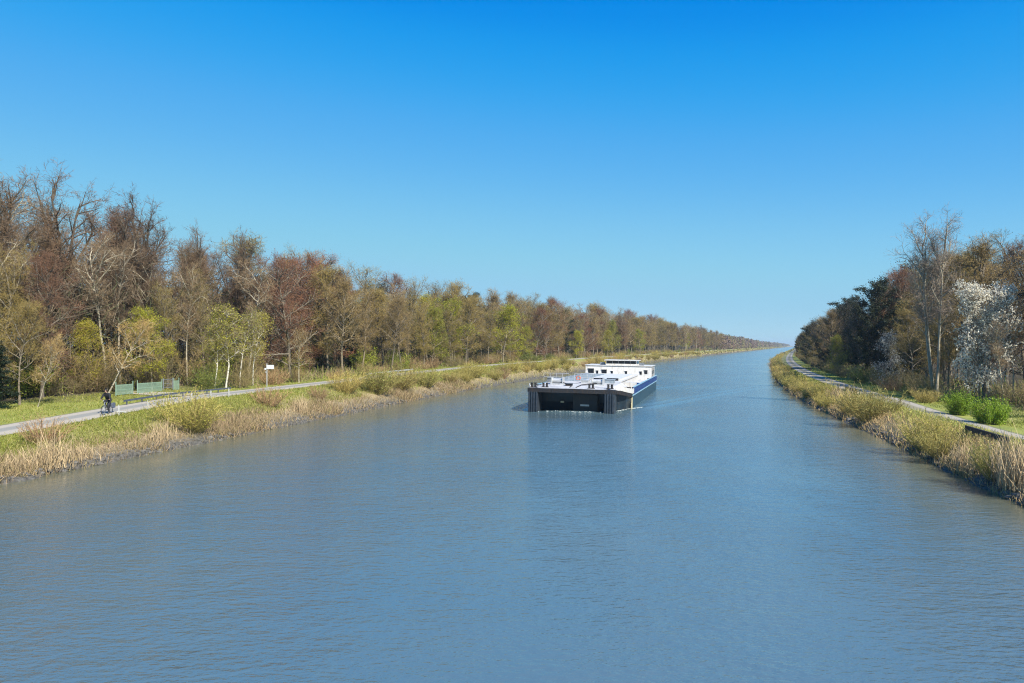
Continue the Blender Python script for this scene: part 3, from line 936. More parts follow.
    for x, z, w, h in ((-4.5, 3.1, .95, 1.0), (-3.45, 3.0, .34, .55), (-2.3, 3.1, .85, .72), (-1.0, 3.0, .32, .5), (1.35, 3.0, .36, .55),
                       (3.75, 3.0, .36, .55), (4.6, 3.1, .5, .8)):
        yf = 41.6 + (z - 1.8) / 2.3 * .4
        g = Geo(); g.box(x - w / 2, x + w / 2, yf - .05, yf + .2, z - h / 2, z + h / 2)
        wd = g.obj('window', M_glass, dh)
        for nm, z0 in (('lintel', z + h / 2), ('sill', z - h / 2 - .05)):
            g = Geo(); g.box(x - w / 2 - .05, x + w / 2 + .05, yf - .09, yf + .1, z0, z0 + .05)
            g.obj(nm, M_white, wd)
    for sg in (-1, 1):
        for y in (43.4, 45.2, 47):
            g = Geo(); g.box(sg * 5.45 - .03, sg * 5.45 + .03, y, y + .6, 2.8, 3.4); g.obj('window', M_glass, dh)
    # low retractable wheelhouse
    G = Geo(); G.box(-2.2, 3.0, 43.2, 46.4, 4.2, 4.42); G.box(-2.15, 2.95, 43.25, 46.35, 4.42, 4.95)
    wh = G.obj('wheelhouse', M_white, t)
    G = Geo()
    for q in range(5):
        G.box(-2.08 + q * .99, -1.16 + q * .99, 43.2, 43.252, 4.46, 4.92)
    for x in (-2.18, 2.98):
        G.box(x - .03, x + .03, 43.5, 46.1, 4.46, 4.92)
    G.obj('window_band', M_glass, wh)
    G = Geo(); G.box(-2.5, 3.3, 42.9, 46.7, 4.953, 5.07); G.obj('roof', M_white, wh)
    G = Geo(); G.tube([(2.6, 45, 5.07), (2.6, 45, 5.8)], .03, 6)
    G.obj('antenna', M_grey, wh)
    for x in (-2.9, 3.7):
        G = Geo(); G.box(x - .35, x + .35, 43.6, 44.4, 4.2, 4.62); G.obj('vent_housing', M_grey, dh)
    G = Geo(); G.box(5.47, 5.53, 44.6, 45.6, 2.0, 3.9); G.obj('door', M_black, dh)
    # bollards, winches, railings, lifebuoy
    for x, y in ((-4.5, .7), (-3.2, .9), (2.1, .8), (4.2, 1.0), (-5.2, 6.5), (5.3, 7), (-5.4, 11), (5.4, 12), (5.5, 38), (-5.5, 38)):
        g = Geo(); z = FZ(x, y)
        for dx in (-.2, .2):
            g.tube([(x + dx, y, z), (x + dx, y, z + .5)], .12, 8); g.tube([(x + dx, y, z + .42), (x + dx, y, z + .5)], .16, 8)
        g.box(x - .4, x + .4, y - .16, y + .16, z - .02, z + .06)
        g.obj('bollard', M_black, t)
    for x in (-2.6, 2.2):
        g = Geo(); z = 2.88
        g.tube([(x - .6, 5, z + .4), (x + .6, 5, z + .4)], .28, 10); g.box(x - .75, x - .6, 4.6, 5.4, z, z + .8); g.box(x + .6, x + .75, 4.6, 5.4, z, z + .8); g.box(x - .8, x + .8, 4.5, 5.5, z - .02, z + .1)
        g.obj('anchor_winch', M_steelwhite, t)
    for x0 in (-5.3, -1.4):
        g = Geo(); z = 3.02
        for q in range(5):
            g.tube([(x0 + q * .8, 9.5, z), (x0 + q * .8, 9.5, z + .95)], .025, 5)
        for h in (.5, .95): g.tube([(x0, 9.5, z + h), (x0 + 3.2, 9.5, z + h)], .022, 5)
        g.obj('railing', M_steelwhite, t)
    g = Geo(); a = np.linspace(0, 2 * math.pi, 17)
    g.tube(np.stack([-.9 + .24 * np.cos(a), np.full(17, 9.42), 3.45 + .24 * np.sin(a)], 1), .06, 6, caps=False)
    g.obj('lifebuoy', M_orange, t)
    for x, y, w, l, h, m_ in ((-3.6, 7.4, 1.4, 1.0, .55, M_grey), (.4, 7.0, .9, 1.2, .4, M_steelwhite), (3.2, 8.0, 1.2, .9, .5, M_hatch), (-.9, 3.2, .7, .7, .25, M_black)):
        g = Geo(); z = FZ(x, y) - .05; g.box(x - w / 2, x + w / 2, y - l / 2, y + l / 2, z, z + h); g.box(x - w / 2 - .06, x + w / 2 + .06, y - l / 2 - .06, y + l / 2 + .06, z + h + .003, z + h + .06)
        g.obj('deck_box', m_, t)
    for sg in (-1, 1):
        g = Geo(); g.tube([(sg * .35, 1.0, 2.78), (sg * .5, 3.5, 2.92), (sg * 2.2, 4.9, 3.1)], .055, 6); g.obj('anchor_chain', M_black, t)
    g = Geo()
    for q in range(3): g.tube([(-4.6 + q * .22, 12, 2.98), (-4.6 + q * .22, 37.5, 2.98)], .06, 6)
    g.obj('deck_pipe', M_grey, t)
    g = Geo(); g.tube([(-4.4, 1.5, 2.85), (-3.4, 3.5, 2.9), (-1.0, 5.6, 3.0), (2.2, 4.9, 3.1)], .03, 5)
    g.obj('mooring_rope', M_grey, t)
    return t
build_barge()

def foam():
    """broken white foam where the hull meets the water"""
    m, nt, b, o = mat('foam'); b.inputs['Base Color'].default_value = (.42, .46, .44, 1); b.inputs['Roughness'].default_value = .8
    rng = np.random.default_rng(9); G = Geo(); V = []
    for n, f in ((50, lambda t: (rng.normal(0, 2.4), -.25 + rng.normal(0, .22))), (60, lambda t: (6.15 + t * 1.2 + rng.normal(0, .12), 6.3 + t * 2 + rng.normal(0, .15))),
                 (40, lambda t: (-6.15 - t * 1.2 + rng.normal(0, .12), 6.5 + t * 5 + rng.normal(0, .2))), (50, lambda t: (4.4 + 1.7 * t + rng.normal(0, .1), .6 + 6.0 * t))):
        for i in range(n):
            lx, ly = f(rng.random())
            c = BW + BN * lx + BT * ly; s = rng.uniform(.03, .08)
            z = .05 + .12 * math.exp(-((ly - .4) / 1.1) ** 2) * math.exp(-(lx / 3.6) ** 4) * 1.05
            a = rng.uniform(0, 3)
            base = [(c.x + s * 1.6 * math.cos(a + k * 2.1), c.y + s * math.sin(a + k * 2.1), z) for k in range(3)]
            G.add(base + [(c.x, c.y, z + s * .5)], [(0, 1, 3), (1, 2, 3), (2, 0, 3)])
    o = G.obj('foam', m); o['kind'] = 'stuff'
foam()

# ------------------------------------------------------------------ cyclist and bicycle
M_cloth = paint('black_clothing', (.013, .013, .017), .85, 0, .3)
M_trousers = paint('dark_trousers', (.02, .021, .028), .85, 0, .3)
M_skin = paint('skin', (.30, .18, .13), .6, 0, .1)
M_hair = paint('dark_hair', (.02, .015, .01), .7)
M_tyre = paint('tyre_rubber', (.018, .018, .018), .8)
M_alu = paint('bare_aluminium', (.45, .46, .48), .35, .7, .2)
M_frame = paint('silver_grey_frame', (.30, .32, .36), .35, .3, .2)
M_bag = paint('slate_blue_bag', (.10, .12, .17), .7, 0, .3)

def skin_body(name, verts, edges, radii, m, parent=None, root=0, sub=2):
    me = bpy.data.meshes.new(name)
    me.from_pydata(verts, edges, [])
    o = link(name, me, parent)
    md = o.modifiers.new('skin', 'SKIN'); md.use_smooth_shade = True
    for sv, r in zip(me.skin_vertices[0].data, radii):
        sv.radius = (r, r) if not isinstance(r, tuple) else r
    me.skin_vertices[0].data[root].use_root = True
    ss = o.modifiers.new('smooth', 'SUBSURF'); ss.levels = sub; ss.render_levels = sub
    dg = bpy.context.evaluated_depsgraph_get()
    new = bpy.data.meshes.new_from_object(o.evaluated_get(dg))
    o.modifiers.clear(); o.data = new
    new.materials.clear(); new.materials.append(m)
    return o

def ellipsoid(G, c, r, mi=0, col=(1, 1, 1), n=12, k=8, zmin=-1.0):
    th = np.linspace(0, 2 * math.pi, n, endpoint=False); ph = np.linspace(math.asin(zmin) if zmin > -1 else -math.pi / 2 + .02, math.pi / 2 - .02, k)
    v = [(c[0] + r[0] * math.cos(p) * math.cos(t), c[1] + r[1] * math.cos(p) * math.sin(t), c[2] + r[2] * math.sin(p)) for p in ph for t in th]
    f = [(i * n + j, i * n + (j + 1) % n, (i + 1) * n + (j + 1) % n, (i + 1) * n + j) for i in range(k - 1) for j in range(n)]
    G.add(v, f, mi, col)

def build_cyclist():
    yy = at_px(-1, 7.9, 107.5)
    loc = P(-1, 7.9, yy, .05)
    d = -dirv(yy)                                   # rides towards the bridge
    rz = math.atan2(d.y, d.x) + R(17)
    slope = math.atan2(GZ(-1, 7.9, yy - 1) - GZ(-1, 7.9, yy + 1), 2)
    b = thing('bicycle', 'grey touring bicycle with rear panniers under the rider in black', 'bicycle', loc, rz)
    b.rotation_euler = (0, -slope, rz); b.scale = (1.1, 1.1, 1.1)
    rw = .345
    a = np.linspace(0, 2 * math.pi, 33)
    for x in (-.52, .55):
        g = Geo(); g.tube(np.stack([x + (rw - .022) * np.cos(a), 0 * a, rw + (rw - .022) * np.sin(a)], 1), .024, 8, caps=False)
        w = g.obj('wheel', M_tyre, b, True)
        g = Geo(); g.tube(np.stack([x + (rw - .055) * np.cos(a), 0 * a, rw + (rw - .055) * np.sin(a)], 1), .014, 6, caps=False)
        g.tube([(x, -.05, rw), (x, .05, rw)], .025, 8)
        for q in range(16):
            t = q / 16 * 2 * math.pi
            g.tube([(x, .02 * (-1) ** q, rw), (x + (rw - .06) * math.cos(t), 0, rw + (rw - .06) * math.sin(t))], .0025, 3, caps=False)
        g.obj('rim', M_alu, w)
    g = Geo()
    bb, seat, head, headb = (-.08, 0, .30), (-.24, 0, .84), (.33, 0, .88), (.37, 0, .72)
    for p, q, r in ((bb, seat, .018), (bb, headb, .02), ((-.21, 0, .76), head, .018), (head, headb, .022)):
        g.tube([p, q], r, 8)
    for s in (-.05, .05):
        g.tube([(bb[0], s, bb[2]), (-.52, s, rw)], .011, 6); g.tube([(-.22, s * .5, .76), (-.52, s, rw)], .010, 6)
    g.obj('frame', M_frame, b, True)
    g = Geo()
    for s in (-.05, .05): g.tube([(.37, s, .70), (.45, s, .55), (.55, s, rw)], [.016, .015, .012], 6)
    g.box(.34, .40, -.06, .06, .685, .715); g.obj('fork', M_frame, b)
    g = Geo(); g.tube([(.33, 0, .86), (.32, 0, 1.0), (.37, 0, 1.05)], .014, 6)
    g.tube([(.24, -.31, 1.06), (.30, -.24, 1.06), (.37, -.1, 1.05), (.37, .1, 1.05), (.30, .24, 1.06), (.24, .31, 1.06)], .012, 6)
    g.obj('handlebar', M_black, b)
    g = Geo(); ellipsoid(g, (-.27, 0, .90), (.14, .08, .035)); g.tube([(-.24, 0, .82), (-.25, 0, .9)], .014, 6); g.obj('saddle', M_black, b, True)
    g = Geo(); g.tube(np.stack([-.08 + .09 * np.cos(a), 0 * a + .06, .30 + .09 * np.sin(a)], 1), .006, 4, caps=False)
    g.tube([(-.08, -.09, .30), (-.08, .09, .30)], .02, 6)
    for q in range(4): g.tube([(-.08, .06, .30), (-.08 + .09 * math.cos(q * 1.57), .06, .30 + .09 * math.sin(q * 1.57))], .006, 4)
    g.tube([(-.08, .08, .30), (-.02, .08, .14)], .012, 5); g.tube([(-.08, -.08, .30), (-.14, -.08, .46)], .012, 5)
    g.box(-.07, .03, .08, .19, .125, .15); g.box(-.19, -.09, -.19, -.08, .45, .475); g.obj('crankset', M_black, b)
    g = Geo()
    for s in (-.06, .06): g.tube([(-.22, s, .70), (-.85, s, .72)], .007, 5); g.tube([(-.7, s, .72), (-.52, s, rw)], .007, 5)
    g.obj('rear_rack', M_black, b)
    for s in (-1, 1):
        g = Geo(); v = []
        for z, l in ((.36, .13), (.42, .16), (.66, .17), (.72, .15)):
            for dx, dy in ((-1, -1), (1, -1), (1, 1), (-1, 1)): v.append((-.62 + dx * l, s * .15 + dy * .07, z))
        f = [(r * 4 + j, r * 4 + (j + 1) % 4, r * 4 + 4 + (j + 1) % 4, r * 4 + 4 + j) for r in range(3) for j in range(4)] + [(3, 2, 1, 0), (12, 13, 14, 15)]
        g.add(v, f); g.obj('pannier', M_bag, b)
    g = Geo(); ellipsoid(g, (.46, 0, 1.0), (.04, .035, .035)); g.obj('headlamp', M_alu, b, True)

    p = thing('person', 'cyclist in black jacket and dark trousers leaning over the handlebar', 'person', loc, rz)
    p.rotation_euler = (0, -slope, rz); p.scale = (1.1, 1.1, 1.1)
    V = [(-.26, 0, .97), (-.20, 0, 1.12), (-.07, 0, 1.30), (.03, 0, 1.43), (.08, 0, 1.50), (.115, 0, 1.575)]
    Rr = [(.185, .15), (.185, .145), (.20, .15), (.18, .135), (.07, .07), (.062, .062)]
    E = [(i, i + 1) for i in range(5)]
    def chain(start, pts, rs):
        prev = start
        for q, r in zip(pts, rs):
            V.append(q); Rr.append((r, r)); E.append((prev, len(V) - 1)); prev = len(V) - 1
    for s in (-1, 1):
        chain(3, [(.02, s * .17, 1.41), (.06, s * .22, 1.33), (.15, s * .27, 1.20), (.20, s * .29, 1.13), (.235, s * .29, 1.085)], [.09, .08, .065, .05, .034])
    low, high = [(-.24, .10, .93), (.0, .115, .72), (.10, .115, .62), (.04, .115, .40), (-.04, .115, .22), (0.0, .125, .185), (.08, .13, .175)], \
                [(-.24, -.10, .95), (.02, -.115, .90), (.13, -.115, .86), (.02, -.115, .66), (-.12, -.115, .56), (-.12, -.125, .515), (-.02, -.13, .505)]
    for L in (low, high):
        chain(0, L, [.125, .105, .085, .07, .052, .05, .038])
    body = skin_body('body', V, E, Rr, M_cloth, p)
    body.data.materials.append(M_trousers); body.data.materials.append(M_skin); body.data.materials.append(M_black)
    for f in body.data.polygons:
        c = f.center
        if c.z > 1.52: f.material_index = 2
        elif c.z < .93 and abs(c.y) < .2: f.material_index = 1
    # head: skull, jaw, nose, ears, eyes and mouth in one mesh
    g = Geo()
    ellipsoid(g, (.135, 0, 1.675), (.098, .076, .118), n=16, k=12); ellipsoid(g, (.175, 0, 1.605), (.062, .055, .06))
    ellipsoid(g, (.232, 0, 1.655), (.022, .014, .028))
    for s in (-1, 1):
        ellipsoid(g, (.125, s * .078, 1.665), (.02, .012, .032)); ellipsoid(g, (.216, s * .032, 1.683), (.012, .014, .009), 1)
    ellipsoid(g, (.224, 0, 1.612), (.012, .026, .006), 2)
    g.obj('head', [M_skin, M_black, M_orange], p, True)
    g = Geo(); ellipsoid(g, (.118, 0, 1.70), (.112, .09, .118), n=16, k=8, zmin=-.72); g.obj('hair', M_hair, p, True)
    for s in (-1, 1):
        g = Geo(); ellipsoid(g, (.255, s * .29, 1.085), (.045, .038, .022))
        for q, l in enumerate((.062, .07, .066, .052)):
            y = s * (.262 + q * .019)
            g.tube([(.28, y, 1.09), (.275 + l * .3, y, 1.083), (.272 + l * .3, y, 1.055), (.25 + l * .1, y, 1.04)], [.009, .009, .0085, .007], 6)
        g.tube([(.245, s * .255, 1.08), (.262, s * .24, 1.062), (.285, s * .236, 1.048)], [.011, .010, .008], 6)
        g.obj('hand', M_skin, p, True)
build_cyclist()

# ------------------------------------------------------------------ towpath furniture
M_rail = paint('dark_steel_rail', (.085, .10, .125), .5, .2, .4)
M_postwhite = paint('white_post_paint', (.55, .54, .50), .6, 0, .3, None, 6)
M_mint = paint('mint_green_mesh', (.22, .32, .235), .6, 0, .25, None, 4)
M_wood = paint('weathered_dark_timber', (.045, .038, .032), .85, 0, .4, None, 5)
M_sign = paint('white_sign_plate', (.62, .63, .64), .4, 0, .08)

# white marker posts along the near edge of the towpath
for px, lb in ((119, 'white marker post just behind the bicycle, with a low side arm'), (148, 'lone white marker post on the grass verge beside the blue grey guard rail'),
               (191.5, 'white marker post above the big olive willow shrub'), (211, 'white marker post between two others where the blue grey rail ends'),
               (229, 'last white marker post of the row before the white signpost')):
    y = at_px(-1, 6.7, px)
    o = P(-1, 6.7, y)
    t = thing('marker_post', lb, 'post', o, math.atan2(dirv(y).y, dirv(y).x), 'white marker posts beside the towpath')
    g = Geo(); g.box(-.035, .035, -.035, .035, -.3, .72)
    g.add([(-.035, -.035, .72), (.035, -.035, .72), (.035, .035, .72), (-.035, .035, .72), (0, 0, .9)], [(0, 1, 4), (1, 2, 4), (2, 3, 4), (3, 0, 4)])
    g.obj('post', M_postwhite, t)
    if px == 119:
        g = Geo(); g.tube([(-.1, 0, .35), (.9, .1, .2)], .05, 6); g.obj('side_arm', M_postwhite, t)

def guard_rail(side, u, y0, y1, label, m, h=.55, n=6, w=.1, thick=.26):
    o = P(side, u, y0)
    t = thing('guard_rail', label, 'railing', o)
    ys = np.linspace(y0, y1, n)
    pts = [P(side, u, y) - o for y in ys]
    for p in pts:
        g = Geo(); g.box(p.x - w / 2, p.x + w / 2, p.y - w / 2, p.y + w / 2, p.z - .3, p.z + h - thick - .004)
        g.obj('post', m, t)
    g = Geo(); V = []
    fine = [P(side, u, y) - o for y in np.linspace(y0 - .3, y1 + .3, 2 * n)]
    for p in fine:
        for dx, dz in ((-.06, h - thick), (.06, h - thick), (.06, h), (-.06, h)): V.append((p.x + dx, p.y, p.z + dz))
    F = [(r * 4 + j, r * 4 + (j + 1) % 4, r * 4 + 4 + (j + 1) % 4, r * 4 + 4 + j) for r in range(len(fine) - 1) for j in range(4)] + [(3, 2, 1, 0), tuple(4 * (len(fine) - 1) + k for k in range(4))]
    g.add(V, F); g.obj('rail', m, t)
    return t
guard_rail(-1, 10.7, at_px(-1, 10.7, 127), at_px(-1, 10.7, 229), 'low blue grey steel guard rail along the towpath behind the cyclist', M_rail, .48, 9, .08, .15)
guard_rail(-1, 7.0, at_px(-1, 7.0, 367), at_px(-1, 7.0, 412), 'low whitish guard rail on the towpath verge above the olive shrubs', M_steelwhite, .95, 7, .12, .2)
guard_rail(1, 3.0, at_px(1, 3.0, 1006), at_px(1, 3.0, 967), 'long low dark timber rail on posts beside the near gravel path', M_wood, .62, 7, .14, .32)
guard_rail(1, 4.6, at_px(1, 4.6, 856), at_px(1, 4.6, 846), 'short dark timber rail by the path behind the widest shrub', M_wood, .7, 3, .14, .34)
ya = at_px(1, 6.3, 796)
def barrier():
    o = P(1, 4.2, 176)
    t = thing('barrier', 'dark barrier pole lying across the gravel path where it narrows', 'barrier', o)
    e = P(1, 8.6, 176) - o
    for p in (Vector((0, 0, 0)), e):
        g = Geo(); g.box(p.x - .1, p.x + .1, p.y - .1, p.y + .1, p.z - .3, p.z + .7); g.obj('post', M_wood, t)
    g = Geo(); g.tube([(0, -.12, .6), (e.x, e.y - .12, e.z + .6)], .09, 8); g.obj('pole', M_wood, t)
barrier()

# the green mesh fence behind the lawn
def fence_panel(px0, px1, label, kind_='panel'):
    u = 18.5
    a, b_ = P(-1, u, at_px(-1, u, px0)), P(-1, u, at_px(-1, u, px1))
    d = b_ - a; L = math.hypot(d.x, d.y)
    t = thing('fence_panel', label, 'fence', a, math.atan2(d.y, d.x), 'green mesh fence panels')
    for x in (0, L):
        g = Geo(); g.tube([(x, 0, -.3), (x, 0, 1.35)], .045, 8); g.obj('post', M_mint, t)
    g = Geo()
    for z in (.1, .55, 1.0): g.box(.05, L - .05, -.02, .02, z - .025, z + .025)
    n = int(L / .085)
    for q in range(n):
        x = .06 + (L - .12) * q / n; g.box(x - .022, x + .022, -.035, -.022, .06, 1.06)
    g.obj('mesh_panel', M_mint, t)
fence_panel(116, 133, 'green fence panel just behind the cyclist, nearest the leaning trunk')
fence_panel(137.5, 162, 'longest pale green fence panel, middle of the three behind the lawn')
fence_panel(174, 179, 'short green fence panel standing alone past the gravel entrance')
def gate():
    u = 19.5
    a, b_ = P(-1, u, at_px(-1, u, 163.5)), P(-1, u, at_px(-1, u, 173))
    d = b_ - a; L = math.hypot(d.x, d.y)
    t = thing('gate', 'thin grey barred gate standing between two green fence panels', 'gate', a, math.atan2(d.y, d.x))
    for x in (0, L):
        g = Geo(); g.tube([(x, 0, -.3), (x, 0, 1.3)], .05, 8); g.obj('post', M_grey, t)
    g = Geo()
    for z in (.25, .7, 1.15): g.tube([(.05, 0, z), (L - .05, 0, z)], .025, 6)
    for x in np.linspace(.1, L - .1, 9): g.tube([(x, 0, .25), (x, 0, 1.15)], .012, 5)
    g.obj('bars', M_grey, t)
gate()

# the white waterway sign, seen three quarters on
def sign():
    u = 12.0
    y = at_px(-1, u, 267)
    o = P(-1, u, y)
    t = thing('waterway_sign', 'white board sign on a tall grey post by the towpath', 'sign', o, math.atan2(-dirv(y).x, dirv(y).y) + R(8))
    g = Geo(); g.tube([(0, 0, -.4), (0, 0, 2.75)], .055, 8); g.obj('post', M_steelwhite, t)
    g = Geo(); g.box(-.02, .88, -.10, -.062, 2.1, 2.58); g.obj('board', M_sign, t)
    g = Geo(); g.box(-.28, -.07, -.04, .04, 2.0, 2.22); g.tube([(-.2, 0, 1.75), (0, 0, 1.7)], .04, 6); g.obj('side_plate', M_sign, t)
    g = Geo(); g.box(-.06, .06, -.06, .06, 2.25, 2.3); g.box(-.06, .06, -.06, .06, 2.4, 2.45); g.obj('bracket', M_grey, t)
sign()

# ------------------------------------------------------------------ bank plants and woods: placing
rnd = random.Random(7)
HERO = []
def hero(key, side, px, u, H, label, var=None, wide=1.0, rz=None):
    y = at_px(side, u, px)
    HERO.append((side, u, y))
    return plant(key, side, u, y, H, label, None, var, rnd, wide, rz)

LW = "in the wood behind the cyclist"
hero('oak', -1, 66, 34, 24.5, 'huge bare spreading oak, tallest crown above the cyclist', 0)
hero('oak', -1, 128, 30, 23, 'huge bare oak with a wide dome right of the tallest crown', 1, rz=1)
hero('oak', -1, -8, 30, 23, 'bare oak cut by the photo edge above the cyclist bank', 1, rz=2)
hero('oak', -1, 242, 25, 20, 'dark twisted oak standing up above the birches', 0, .85, rz=4)
hero('oak', -1, 190, 32, 21, 'bare grey oak rising between the dome oak and the twisted oak', 1, .8, rz=.5)
hero('red', -1, 42, 22, 13.5, 'broad reddish brown tree at the wood edge above the near bend of the towpath', 1)
hero('olive', -1, 4, 24, 14, 'olive tree at the photo edge, in front of the bare oak', 1)
hero('olive', -1, 20, 20, 9, 'small olive tree at the start of the lawn', 0)
hero('pole', -1, 107, 25, 17, 'tall pale trunk directly above the cyclist', 0)
hero('pole', -1, 121, 26, 17.5, 'tall pale trunk above the green fence, second after the cyclist', 1)
hero('pole', -1, 137, 28, 16, 'tall pale forked trunk above the middle fence panel', 0)
hero('pole', -1, 188, 23, 15, 'single pale trunk between the fence and the birches', 1)
t_ = hero('slim', -1, 38, 17.5, 6.5, 'slim leaning tree on the lawn edge, left of the cyclist', 0, .6); t_.rotation_euler = (R(4), R(14), .4)
t_ = hero('slim', -1, 108, 20, 8.5, 'pale slim tree leaning over behind the head of the cyclist', 0); t_.rotation_euler = (R(8), R(22), 1.0)
hero('green', -1, 152, 21, 9, 'rounded yellow green tree above the middle fence panel', 0)
hero('green', -1, 90, 24, 7.5, 'low yellow green tree beneath the pale trunks', 1)
hero('olive', -1, 168, 24, 12, 'olive brown tree over the short fence panel', 1)
hero('beech', -1, 205, 22, 14, 'dense brown tree filling the gap behind the first birch', 2)
hero('birch', -1, 215, 15, 8.6, 'leftmost birch of the white barked group', 0)
hero('birch', -1, 226, 14, 9.6, 'birch with the fullest yellow green crown in the group', 0, 1.25)
hero('birch', -1, 240, 14.5, 9.4, 'birch with the whitest trunk, third in the group', 1)
hero('birch', -1, 253, 15, 9.0, 'rightmost birch, nearest the white signpost', 0)
hero('red', -1, 290, 19, 17.5, 'large rust red tree above and right of the white signpost', 0)
hero('red', -1, 268, 26, 15.5, 'purplish brown tree behind the large rust red one', 1)
hero('slim', -1, 299, 13, 7.2, 'slender bare tree with a round crown just past the signpost', 0, rz=2)
hero('conifer', -1, 350, 22, 11, 'dark green conifer half hidden in brown trees', 0)
hero('conifer', -1, 322, 25, 12, 'dark conifer behind the slender bare tree', 1)
hero('olive', -1, 328, 20, 17.5, 'tall olive brown tree right of the rust red one', 0)
hero('beech', -1, 362, 17, 14.5, 'dense brown tree before the whitish guard rail', 0)
hero('beech', -1, 392, 15, 13.5, 'brown tree with pale double trunk above the whitish guard rail', 1)
hero('olive', -1, 424, 15, 13, 'fine twigged olive tree beside the whitish guard rail end', 1)
hero('oak', -1, 438, 40, 19, 'bare oak standing out above the brown crowns', 0, .7)
hero('green', -1, 452, 17, 15, 'tall yellow tree top behind the dark trunked one', 0, 1.25)
hero('olive', -1, 466, 14.5, 15.5, 'dark trunked tree with olive crown, alone against yellow foliage', 0)
hero('green', -1, 503, 14.5, 15, 'broad bright yellow green tree above the barge bow', 0, 1.3)
hero('green', -1, 526, 14, 10, 'low yellow green tree just past the broad bright one', 1)
hero('green', -1, 576, 14, 10, 'small yellow green tree over the barge deck', 0)
hero('green', -1, 607, 14, 11, 'yellow green tree rising over the wheelhouse roof', 1)
hero('green', -1, 640, 14, 13, 'yellow green tree just past the barge stern', 0)
hero('olive', -1, 545, 14, 15, 'olive tree over the barge bow, after the yellow green pair', 0)
hero('conifer', -1, 476, 16, 7, 'small dark conifer beside the dark trunked tree', 1)
hero('pole', -1, 10, 26, 15, 'pale trunk near the photo edge inside the cyclist wood', 0)
hero('conifer', -1, -4, 19, 5.5, 'dark low conifer at the photo edge by the lawn', 0, 1.4)
hero('conifer', -1, 34, 24, 5, 'dark ivy green conifer behind the slim leaning tree', 1)

hero('multi', 1, 935, 13.5, 21.5, 'tallest pale ash with several forked stems beside the white cherry', 0, rz=.4)
hero('blossom', 1, 980, 15.5, 12.6, 'large cherry tree white with blossom above the green bushes', 0, .8)
hero('blossom', 1, 1072, 15, 7.5, 'white blossoming cherry cut by the photo edge', 1)
hero('blossom', 1, 893, 12.5, 8, 'small white blossoming tree in front of the dark conifers', 1)
hero('oak', 1, 908, 22, 19, 'bare tree whose dark limbs reach out over the conifers', 1, .75)
hero('ivy', 1, 880, 15, 17, 'broad dark evergreen tree, blackest crown behind the widest shrub', 1)
hero('ivy', 1, 868, 14, 14.5, 'dark ivy clad tree at the front of the black crowns', 0)
hero('beech', 1, 896, 20, 17.5, 'brown bare tree between black evergreens and the pale ash', 0)
hero('beech', 1, 944, 24, 20.5, 'dense brown crown filling the gap right behind the pale ash', 0)
hero('beech', 1, 958, 27, 21, 'dense brown crown between the pale ash and the reddish trees', 2)
hero('red', 1, 876, 21, 18, 'reddish bare top rising behind the black evergreens', 0)
hero('red', 1, 918, 21, 19, 'reddish bare tree directly behind the pale ash', 0)
hero('conifer', 1, 905, 18, 13, 'dark conifer behind the small blossoming tree', 0, 1.3)
hero('ivy', 1, 856, 16, 15, 'dark ivy clad tree with ragged top against the sky', 0)
hero('olive', 1, 912, 14, 11, 'olive brown tree beside the pale ash stems', 0)
hero('olive', 1, 948, 17, 13, 'olive tree between the pale ash and the large cherry', 1)
hero('red', 1, 1006, 26, 19.5, 'tall reddish brown tree rising behind the large cherry', 1)
hero('red', 1, 968, 28, 20, 'purplish bare crown between the pale ash and the cherry', 0)
hero('beech', 1, 1030, 24, 18.5, 'tall brown tree at the photo edge behind the cherry', 0)
hero('beech', 1, 980, 33, 21, 'tall bare brown crown deep behind the large cherry', 1)
hero('green', 1, 838, 11, 8, 'green budding tree at the foot of the dark evergreens', 1)
hero('red', 1, 833, 15, 13, 'rust brown tree where the dark evergreens end', 0)
hero('pole', 1, 1012, 18, 11, 'pale slim trunk behind the green bushes', 1)
hero('pole', 1, 1003, 16, 9, 'pale trunk beside the cherry, above the rounder bush', 0)
hero('bush', 1, 958, 7.4, 2.1, 'upright bright green bush nearer the pale ash', 0, .62)
hero('bush', 1, 990, 7.2, 2.0, 'rounder bright green bush beside the lawn', 1, .72)

# a kind and stretch name one class of trees that nothing tells apart
def where_left(px):
    for lim, s in ((110, 'left of the green fence'), (180, 'by the green fence'), (262, 'near the birches'), (330, 'just past the white signpost'),
                   (365, 'before the whitish rail'), (440, 'above the whitish rail'), (530, 'beside the barge bow'), (600, 'over the barge hatches'), (650, 'behind the barge wheelhouse'),
                   (700, 'first past the barge stern'), (2000, 'toward the far canal end')):
        if px < lim: return s
def where_right(px):
    for lim, s in ((806, 'at the gravel path end'), (822, 'along the distant gravel path'), (846, 'before the dark evergreens'), (905, 'among the dark evergreens'),
                   (955, 'around the pale ash'), (1030, 'behind the large cherry'), (9999, 'past the large cherry')):
        if px < lim: return s

def pick(w):
    k = list(w); return rnd.choices(k, [w[x] for x in k])[0]

def px_of(side, u, y): return 512 + 740 * float(X(side, u, y)) / y

